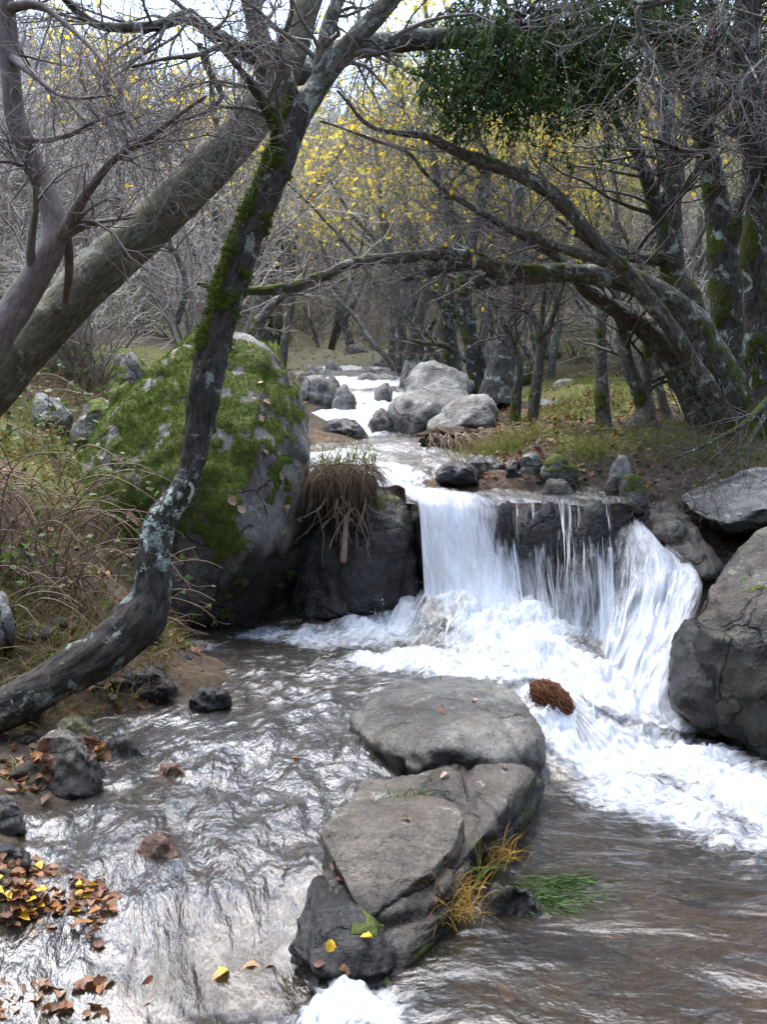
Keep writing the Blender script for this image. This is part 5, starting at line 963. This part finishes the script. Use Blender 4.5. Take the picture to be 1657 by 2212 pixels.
for (px, py), c_, lb in (((712, 2047), 'goldleaf', 'bright yellow leaf on the low black rock'), ((790, 2030), 'goldleaf', 'curled golden leaf at the mossy right side of the low black rock'), ((688, 2085), 'brownleaf', 'brown leaf on the left part of the low black rock'), ((748, 2095), 'tanleaf', 'pinkish tan leaf on the lower part of the low black rock'),
                         ((735, 1903), 'brownleaf', 'orange leaf in the crack left of the tilted slab'), ((720, 1870), 'tanleaf', 'tan leaf at the upper left edge of the tilted slab'), ((875, 1772), 'tanleaf', 'small pale leaf lying on top of the tilted slab'), ((955, 1542), 'brownleaf', 'small red brown leaf on top of the domed rock'), ((1025, 1515), 'tanleaf', 'pale leaf near the back edge of the domed rock'),
                         ((1042, 1925), 'tanleaf', 'pale lobed leaf floating beside the orange grass'), ((960, 1680), 'tanleaf', 'tan leaf on the ridge between the two midstream slabs'), ((1092, 1662), 'brownleaf', 'yellow brown leaf on the flank of the ridge rock'), ((640, 1640), 'brownleaf', 'blurred orange leaf under the left stream'),
                         ((540, 2095), 'goldleaf', 'large yellow leaf washed over in the lower cascade'), ((475, 2115), 'goldleaf', 'yellow leaf left of the largest one in the lower cascade'), ((582, 2098), 'brownleaf', 'orange leaf right of the largest one in the lower cascade'), ((60, 1975), 'goldleaf', 'broad bright yellow leaf on the leaf heap by the angular stone'), ((160, 1972), 'goldleaf', 'small golden leaf at the right end of the leaf heap')):
    leaf(px, py, .036 if 'large' not in lb and 'broad' not in lb else .055, c_, lb, None)
for px, py in ((700, 980), (735, 1030), (775, 1120), (745, 1100), (500, 1085), (520, 1100), (705, 870), (690, 905), (290, 1120), (300, 1130), (285, 1110), (560, 830)):
    leaf(px if px < 650 else px - 130, py, .06, 'tanleaf', 'pale tan leaf caught on the moss of the huge boulder', 'tan leaves on the mossy boulder')
def scatter(n, x0, x1, y0, y1, dens=None):
    x = g.uniform(x0, x1, n); y = g.uniform(y0, y1, n); z = H(x, y)
    k = np.ones(n, bool)
    if dens is not None: k = g.random(n) < dens(x, y, z)
    return np.stack([x, y, z], 1)[k]
wet_ = lambda x, y, z: np.where(y < 6.1, (z > _WZ(x, y) + .01), (z > _UZ(x, y) + .02)).astype(float)
p = np.concatenate([scatter(5200, .3, 4.5, 5.9, 10.5, wet_), scatter(3800, -5, -.9, 3.0, 9, wet_), scatter(1500, -2, 3, 10, 17)])
V, F, rn = leaves_geo(p + [0, 0, .012], .055, g, droop=-.0, aspect=.6, up=1.0); mk('leaf_litter', V, F, M['brownleaf'], base=(0, 0, 0), attrs={'rnd': rn}, kind='stuff')
def blades(p, L, g, lean=.5, grav=-.35, w=.0028, N=5, dirs=None):
    b = len(p); D = nrm(np.stack([g.normal(0, lean, b), g.normal(0, lean, b), np.ones(b)], 1)) if dirs is None else nrm(dirs); st = (L * (.5 + .8 * g.random(b)) / (N - 1))[:, None]; out = [p]; q = p
    for j in range(N - 1): q = q + D * st; D = nrm(D + np.array([0, 0, grav]) * (j + 1) / N * 2 + g.normal(0, .05, (b, 3))); out.append(q)
    Q = np.stack(out, 1); s = nrm(np.cross(nrm(Q[:, -1] - Q[:, 0]), g.normal(size=(b, 3)))); ww = (w * (.6 + .8 * g.random(b)))[:, None] * np.linspace(1, .15, N)[None]
    V = np.stack([Q - s[:, None] * ww[..., None], Q + s[:, None] * ww[..., None]], 2).reshape(-1, 3); i = (np.arange(b)[:, None] * N + np.arange(N - 1)).ravel() * 2
    return V, np.stack([i, i + 1, i + 3, i + 2], 1)
tf = lambda x, y, z: wet_(x, y, z) * sstep(-.05, .3, fbm(np.stack([x, y, z], 1) * .9 + 3, 3) + .12)
p = scatter(42000, .4, 5, 6.9, 15, tf); V, F = blades(p, .085, g, .5, w=.003); mk('grass', V, F, M['grass'], base=(0, 0, 0), kind='stuff')
p = scatter(8000, -1.5, 5.0, 6.3, 20, lambda x, y, z: wet_(x, y, z) * sstep(.0, .4, fbm(np.stack([x, y, z], 1) * 1.6 + 9, 3))); V, F = blades(p, .15, g, .6, w=.003); mk('dry_grass', V, F, M['drygrass'], base=(0, 0, 0), kind='stuff')
p = scatter(26000, -4.5, -1.05, 3.4, 9.5, lambda x, y, z: wet_(x, y, z) * sstep(-.2, .3, fbm(np.stack([x, y, z], 1) * 1.1 + 5, 3))); V, F = blades(p, .13, g, .7, w=.003); mk('grass', V, F, M['grass'], base=(0, 0, 0), kind='stuff')
p = scatter(16000, -4.5, -1.05, 3.6, 9.5, lambda x, y, z: wet_(x, y, z) * sstep(-.1, .4, fbm(np.stack([x, y, z], 1) * 1.3 + 15, 3))); V, F = blades(p, .26, g, .9, w=.0028); mk('dry_grass', V, F, M['drygrass'], base=(0, 0, 0), kind='stuff')
# brambles on the left bank, one bush each
for j, (x0, x1, y0, y1, d0, d1, n, lb) in enumerate(((-80, 120, 1050, 1130, 5.0, 5.5, 16, 'bramble bush with long bare reddish canes at the left edge'), (60, 210, 1090, 1230, 4.9, 5.3, 15, 'tangled bramble bush arching down beside the crooked trunk'), (20, 180, 960, 1060, 5.6, 6.2, 14, 'bramble bush with a few green leaves in front of the thick trunk'),
                                                     (120, 280, 960, 1050, 5.7, 5.9, 10, 'sparse bramble growing across the mossy face of the huge boulder'), (150, 300, 800, 880, 7.2, 7.8, 12, 'leafy green bramble bush on the slope left of the huge boulder'), (-60, 60, 1230, 1330, 4.7, 5.0, 10, 'low bramble bush in the grass at the far left'), (230, 330, 1330, 1400, 4.9, 5.2, 8, 'small brown bramble at the water edge behind the crooked trunk'))):
    b0 = P((x0 + x1) / 2, (y0 + y1) / 2, (d0 + d1) / 2); b0[2] = H([b0[0]], [b0[1]])[0]; t = thing('bramble_bush', lb, 'bush', b0); tips = []
    for i in range(n):
        a = P(g.uniform(x0, x1), g.uniform(y0, y1), g.uniform(d0, d1)); a[2] = H([a[0]], [a[1]])[0]; D = np.array([g.uniform(-.5, .9), g.uniform(-.6, .1), 1.1]); D /= np.linalg.norm(D); L = g.uniform(.45, 1.0) * (.7 if n < 11 else 1); q = a.copy(); pts = [q]
        for k in range(9): q = q + D * L / 9; D = nrm((D + np.array([.05 * np.sign(D[0]), -.02, -.23]) + g.normal(0, .07, 3))[None])[0]; pts.append(q)
        pts = crom(np.array(pts), 16); V, F = tubes(pts[None], np.linspace(.0055, .0022, 16)[None], 4); mk('cane', V, F, M['bramble'], t); tips.append(pts)
    T_ = np.stack(tips); Q1, R1_ = spawn(T_, np.full(T_.shape[:2], .003), 5, .22, wig=.3, grav=-.08, g=g, rr=.6); V, F = tubes(Q1, R1_); mk('side_shoots', V, F, M['bramble'], t, kind='stuff')
    nl = 120 if 'green' in lb else 26; pos = Q1[:, 2:].reshape(-1, 3); pos = pos[g.choice(len(pos), nl)]; V, F, rn = leaves_geo(pos, .042, g, aspect=.7); mk('leaves', V, F, M['green'], t, attrs={'rnd': rn}, kind='stuff')
# dry grass hanging over the dark boulder, with its roots
t = thing('grass_tuft', 'pale dry grass tuft hanging over the dark boulder with roots trailing below', 'grass tuft', P(740, 1010, 6.4))
n = 1000; p = np.stack([P(px, py, d) for px, py, d in zip(g.uniform(672, 812, n), 1002 + 34 * g.random(n) ** 1.5, g.uniform(6.12, 6.6, n))]); V, F = blades(p, .30, g, w=.0024, N=7, grav=-.75, dirs=np.stack([g.normal(.15, .6, n), g.normal(-.6, .45, n), g.normal(-.25, .4, n)], 1)); mk('blades', V, F, M['matgrass'], t, kind='stuff')
n = 200; p = np.stack([P(px, py, d) for px, py, d in zip(g.uniform(690, 810, n), g.normal(1000, 10, n), g.uniform(6.2, 6.7, n))]); V, F = blades(p, .14, g, .4, w=.003); mk('green_blades', V, F, M['grass'], t, kind='stuff')
c0, u0, f0 = P(735, 1050, 6.45), None, None; V, F = ico(4); V = c0 + V * [.21, .16, .13] * (1 + .22 * fbm(V * 2.5 + 3, 3))[:, None]; mk('turf', V, F, M['ground'], t)
for i in range(22):
    a = P(g.uniform(685, 800), g.uniform(1070, 1105), g.uniform(6.15, 6.3)); D = np.array([g.normal(.1, .4), -.3, -1.]); q = a.copy(); pts = [q]; L = g.uniform(.15, .42)
    for k in range(6): D = nrm((D + g.normal(0, .3, 3) + [0, 0, -.15])[None])[0]; q = q + D * L / 6; pts.append(q)
    V, F = tubes(np.array(pts)[None], np.linspace(.005, .002, 7)[None], 4); mk('root', V, F, M['root'], t)
q = crom(PP((748, 1120, 6.2), (746, 1150, 6.12), (744, 1180, 6.1), (741, 1214, 6.08)), 24); V, F, at = limb_geo(np.c_[q, np.linspace(.014, .022, 24)], 12, seed=3); mk('stick', V, F, M['deadwood'], t, attrs=at)
# clump of drifted fibres in the white water
c0 = surf(1195, 1515, .02) + np.array([0, .02, -.005]); t = thing('drift_clump', 'reddish brown clump of dead fibres stranded in the white water by the domed rock', 'drift clump', c0)
ax = nrm(np.array([[.62, -.35, -.52]]))[0]; up = np.array([.45, -.55, .6]); bx = nrm(np.cross(ax, up)[None])[0]; cx = np.cross(ax, bx)
V, F = ico(4); Vc = V * (1 + .25 * fbm(V * 2, 3))[:, None]; V = c0 + Vc[:, :1] * ax * .10 + Vc[:, 1:2] * bx * .052 + Vc[:, 2:] * cx * .056; mk('core', V, F, M['fibre'], t)
th = g.random(420) * 6.28; Q = []
for j in range(9): s_ = -1 + 2 * j / 8 + g.normal(0, .04, 420); r_ = np.sqrt(np.clip(1.06 - s_ ** 2, .02, 1)) * (1 + .14 * g.normal(size=420)); a_ = th + s_ * .5 + .2 * g.normal(size=420); Q.append(c0 + np.outer(s_, ax) * .112 + np.outer(r_ * np.cos(a_), bx) * .06 + np.outer(r_ * np.sin(a_), cx) * .064)
Q = [q_ + rng.normal(0, .006, q_.shape) for q_ in Q]; V, F = tubes(np.stack(Q, 1), np.full((420, 9), .0022) * g.uniform(.6, 1.6, (420, 1)), 3); mk('fibres', V, F, M['fibre'], t, kind='stuff')
for k in range(5):
    q = crom(PP((1225 + 4 * k, 1530, 4.55), (1240 + 5 * k, 1560 - 4 * k, 4.45), (1255 + 9 * k, 1595 - 5 * k, 4.38), (1270 + 14 * k, 1640 - 8 * k, 4.3)), 14); V, F = tubes(q[None], np.linspace(.0028, .0012, 14)[None], 4); mk('trailing_stem', V, F, M['root'], t)
# grass tufts on the midstream rocks
for (px, py, z, n, L, mat, sp_, lb) in ((945, 1970, .03, 320, .15, 'orangegrass', .05, 'orange dry grass tuft at the water edge below the tilted slab'), (1052, 1860, .03, 170, .12, 'orangegrass', .04, 'smaller orange grass tuft at the foot of the ridge rock'), (985, 1900, .03, 90, .14, 'grass', .045, 'green grass tuft beside the tilted slab'), (895, 1722, .24, 70, .05, 'green', .03, 'tiny bright green tuft in the crack between the slabs'), (1085, 1790, .03, 60, .07, 'grass', .03, 'small dark green tuft on the mossy flank of the ridge rock')):
    c0 = G(px, py, z); p = c0 + g.normal(0, sp_, (n, 3)) * [1, .8, .1]; V, F = blades(p, L, g, .55, w=.0018, N=6); mk('grass_tuft', V, F, M[mat], base=c0, label=lb, cat='grass tuft', attrs={'rnd': g.random(len(V))})
p = np.stack([G(px, py, -.010) for px, py in zip(g.normal(1195, 45, 900), g.normal(1925, 20, 900))]); V, F = blades(p, .08, g, w=.003, dirs=np.stack([g.normal(.6, .3, 900), g.normal(-.5, .3, 900), g.normal(.1, .05, 900)], 1), grav=-.02); mk('water_weed', V, F, M['weed'], base=(0, 0, 0), attrs={'rnd': g.random(len(V))}, kind='stuff')
# root mass at the edge of the right bank turf
t = thing('root_mass', 'dark brown mass of exposed roots under the left tip of the right bank turf', 'roots', P(975, 950, 8.2))
V, F = ico(4); V = P(975, 950, 8.35) + V * [.26, .2, .11] * (1 + .3 * fbm(V * 3, 3))[:, None]; mk('soil', V, F, M['ground'], t)
Q, R = spawn(np.stack([np.stack([P(930 + 18 * k, 930, 8.15) + np.array([0, 0, 0]), P(935 + 18 * k, 945, 8.1), P(930 + 19 * k, 965, 8.1)]) for k in range(6)]), np.full((6, 3), .012), 22, .28, wig=.3, grav=-.2, g=g, rr=.6); V, F = tubes(Q, R); mk('roots', V, F, M['root'], t, kind='stuff')
# stones on the bed and the banks
SM = []
for k in range(6):
    g2 = np.random.default_rng(40 + k); V, F, at = rock_geo(g2.normal(size=(16, 3)) * [1, .8, .5], k=10, sub=3, amp=.12, freq=1.2, seed=60 + k); V = V / np.abs(V).max() * .5; SM.append([mesh('stone', V, F, M[m_], at) for m_ in ('brownrock', 'granite', 'redstone')])
def stone(x, y, s_, mi, label, group, sink=.3):
    o = ob('stone', SM[g.integers(6)][mi], None, (x, y, H([x], [y])[0] + s_ * (.22 - sink * .3))); o.scale = (s_, s_ * g.uniform(.7, 1), s_ * g.uniform(.6, .9)); o.rotation_euler[2] = g.random() * 6.28; tag(o, label, 'stone', group)
for i in range(95):
    px, py = g.uniform(60, 1650), g.uniform(1500, 2200); p = G(px, py, 0)
    if _WZ([p[0]], [p[1]])[0] < H([p[0]], [p[1]])[0] + .02 or top(p[0], p[1], False) > H([p[0]], [p[1]])[0] + .001: continue
    stone(p[0], p[1], .04 + .09 * g.random() ** 2, g.choice(3, p=[.6, .25, .15]), 'brown stone lying on the stream bed under the water', 'stones on the stream bed')
for i in range(60):
    p = Wd(g.uniform(1030, 1650), g.uniform(6.5, 9), 1.2)
    if wet_(p[:1], p[1:2], H(p[:1], p[1:2]))[0]: stone(p[0], p[1], .05 + .12 * g.random() ** 2, g.choice(2), 'small loose stone on the path of the right bank', 'loose stones on the right bank')
for i in range(50):
    p = Wd(g.uniform(20, 420), g.uniform(3.6, 5.2), .3)
    if p[0] < -.75: stone(p[0], p[1], .05 + .12 * g.random() ** 2, g.choice(2), 'small dark stone along the left water edge', 'small stones along the left water edge')

for k, (px, d, lb) in enumerate(((1010, 8.0, 'grass tuft at the left tip of the right bank turf'), (1060, 7.7, 'yellow green grass tuft behind the wet rock shelf'), (1265, 7.2, 'grass tuft beside the small path stone'), (1345, 6.6, 'bright green grass tuft under the pale pointed stone'), (1440, 7.3, 'ragged grass tuft on the bank below the elbow trunk'), (1500, 7.0, 'tall pale grass tuft at the foot of the massive leaning trunk'), (1560, 7.2, 'yellowish grass tuft right of the massive leaning trunk foot'), (1600, 6.6, 'grass tuft hanging over the pale banded slab'), (1130, 7.9, 'short grass tuft in front of the thin sapling'), (1390, 7.9, 'grass tuft behind the pale pointed stone'))):
    c = Wd(px, d, 1.2); n = 260; p = np.stack([c[0] + g.normal(0, .12, n), c[1] + g.normal(0, .1, n)], 1); p = np.c_[p, H(p[:, 0], p[:, 1])]; V, F = blades(p, .15 + .05 * (k % 3), g, .6, w=.0028, N=6); mk('grass_tuft', V, F, M['grass' if k % 3 else 'drygrass'], label=lb, cat='grass tuft')
# unseen bare trees beside and behind the viewer, put in to shade the stream
for i in range(22):
    a = g.uniform(-2.6, 2.6); r = g.uniform(4.5, 13); x, y = r * math.sin(a) * 1.1, -1.0 - r * abs(math.cos(a)) * .8
    if abs(x) < 1.5: x += 2 * np.sign(x)
    p = place(x, y); t = thing('tree', 'unseen bare grey tree beside the viewer, put in for its shade', 'tree', p, 'unseen shade trees outside the frame'); sc = g.uniform(1.0, 1.5); t.scale = (sc,) * 3; t.rotation_euler[2] = g.random() * 6.28; ob('trunk', TV[i % 6][0], t); tag(ob('twigs', TV[i % 6][1][0], t), kind='stuff')

M['mossfuzz'] = simple_mat('moss_fuzz', (.055, .09, .003), (.24, .30, .012), 14, .9, 0, .3, True)
def fuzz(parent, V, F, mo, n, L):
    k = np.nonzero(mo > .55)[0]; nn = vnormals(V, F if F.shape[1] == 3 else F[:, :3])
    k = k[g.integers(len(k), size=n)]; p = V[k] + g.normal(0, .008, (n, 3)); d = nn[k] + g.normal(0, .55, (n, 3)) + [0, 0, .25]
    Vb, Fb = blades(p - nn[k] * .003, L, g, grav=-.1, w=.0022, N=3, dirs=d); mk('moss', Vb, Fb, M['mossfuzz'], parent, kind='stuff')
lb_ = [k for k in GEO if k.startswith('huge moss')][0]; V, F, at = GEO[lb_]; fuzz(big_boulder, V, F, at['moss'], 60000, .017)
fuzz(t2, T2G[0], T2G[1][0], T2G[2]['moss'], 14000, .014)


for j, (px, d, w_, lb) in enumerate(((260, 7.3, .35, 'bright green leafy plant left of the huge boulder top'), (330, 7.6, .3, 'green leafy plant close behind the left shoulder of the huge boulder'), (120, 6.6, .4, 'low green leafy plant under the thick olive trunk'), (40, 7.4, .45, 'green leafy plant at the left edge behind the thick trunk'), (60, 5.0, .3, 'low green plant in the grass at the far left'), (190, 8.5, .5, 'green leafy thicket higher on the left slope'))):
    c = Wd(px, d, 1.2); n = 20; b0 = np.stack([c[0] + g.normal(0, w_ * .5, n), c[1] + g.normal(0, w_ * .4, n)], 1); b0 = np.c_[b0, H(b0[:, 0], b0[:, 1])]
    t = thing('leafy_plant', lb, 'plant', b0.mean(0)); hh = g.uniform(.12, .42, n); top_ = b0 + np.c_[g.normal(0, .09, (n, 2)), hh]; Q = np.stack([b0, (b0 + top_) / 2 + g.normal(0, .02, (n, 3)), top_], 1); V, F = tubes(Q, np.full((n, 3), .003)); mk('stems', V, F, M['bramble'], t, kind='stuff')
    pos = np.repeat(np.concatenate([top_, (b0 + top_) / 2]), 3, 0) + g.normal(0, .03, (n * 6, 3)); V, F, rn = leaves_geo(pos, .05, g, droop=.1, aspect=.75, up=.6); mk('leaves', V, F, M['green'], t, attrs={'rnd': rn}, kind='stuff')

for k, (x0, x1, y0, y1, d, lb) in enumerate(((640, 700, 770, 798, 16.5, 'far grey rock left of the narrow upper stream'), (800, 850, 772, 800, 16, 'far dark rock right of the narrow upper stream'), (700, 745, 780, 806, 15, 'small far rock breaking the upper stream'), (770, 815, 790, 815, 14.2, 'far wet rock breaking the upper stream below the slim trunks'), (860, 920, 800, 835, 12.5, 'grey rock just behind the tall upright boulder'), (620, 668, 800, 835, 12.5, 'grey rock on the left bank above the upper cascade'), (690, 735, 812, 838, 12, 'wet rock splitting the upper cascade'), (812, 850, 828, 858, 11.2, 'small wet rock beside the upper cascade'), (560, 625, 790, 830, 12, 'rock on the left bank seen past the big boulder'), (1050, 1090, 800, 840, 12.5, 'grey rock at the foot of the right twin stem'), (1190, 1260, 820, 862, 12, 'pale rock in the grass behind the forked trunk'), (1330, 1420, 830, 875, 11.5, 'pale rock in the grass behind the elbow trunk'), (890, 950, 760, 785, 17, 'distant pale rock behind the upright boulder'))):
    upstone(x0, x1, y0, y1, d, .5, 'pale' if k % 3 else 'granite', lb, 80 + k)

for i in range(34):
    px, d = (g.uniform(-200, 340), g.uniform(8.6, 12.5)) if i % 2 else (g.uniform(1050, 1800), g.uniform(11.8, 15))
    o = ob('bare_shrub', SV[i % 6][int(g.random() < .4)], None, place(Wd(px, d, 0)[0], d)); s_ = g.uniform(.4, .7); o.scale = (s_ * 1.3, s_ * 1.3, s_); o.rotation_euler[2] = g.random() * 6.28
    tag(o, *(('low bare shrub on the left slope behind the huge boulder', 'shrub', 'low shrubs on the left slope') if i % 2 else ('low bare shrub among the trunks of the right bank', 'shrub', 'low shrubs among the right bank trunks')))

for i in range(30):
    px, d = g.uniform(430, 1040), g.uniform(17.5, 27)
    if 730 < px < 810 and d < 20: continue
    o = ob('bare_shrub', SV[i % 6][int(g.random() < .3)], None, place(Wd(px, d, 0)[0], d)); s_ = g.uniform(.7, 1.1); o.scale = (s_ * 1.2, s_ * 1.2, s_); o.rotation_euler[2] = g.random() * 6.28
    tag(o, 'bare shrub closing the view at the far end of the stream', 'shrub', 'shrubs at the far end of the stream')
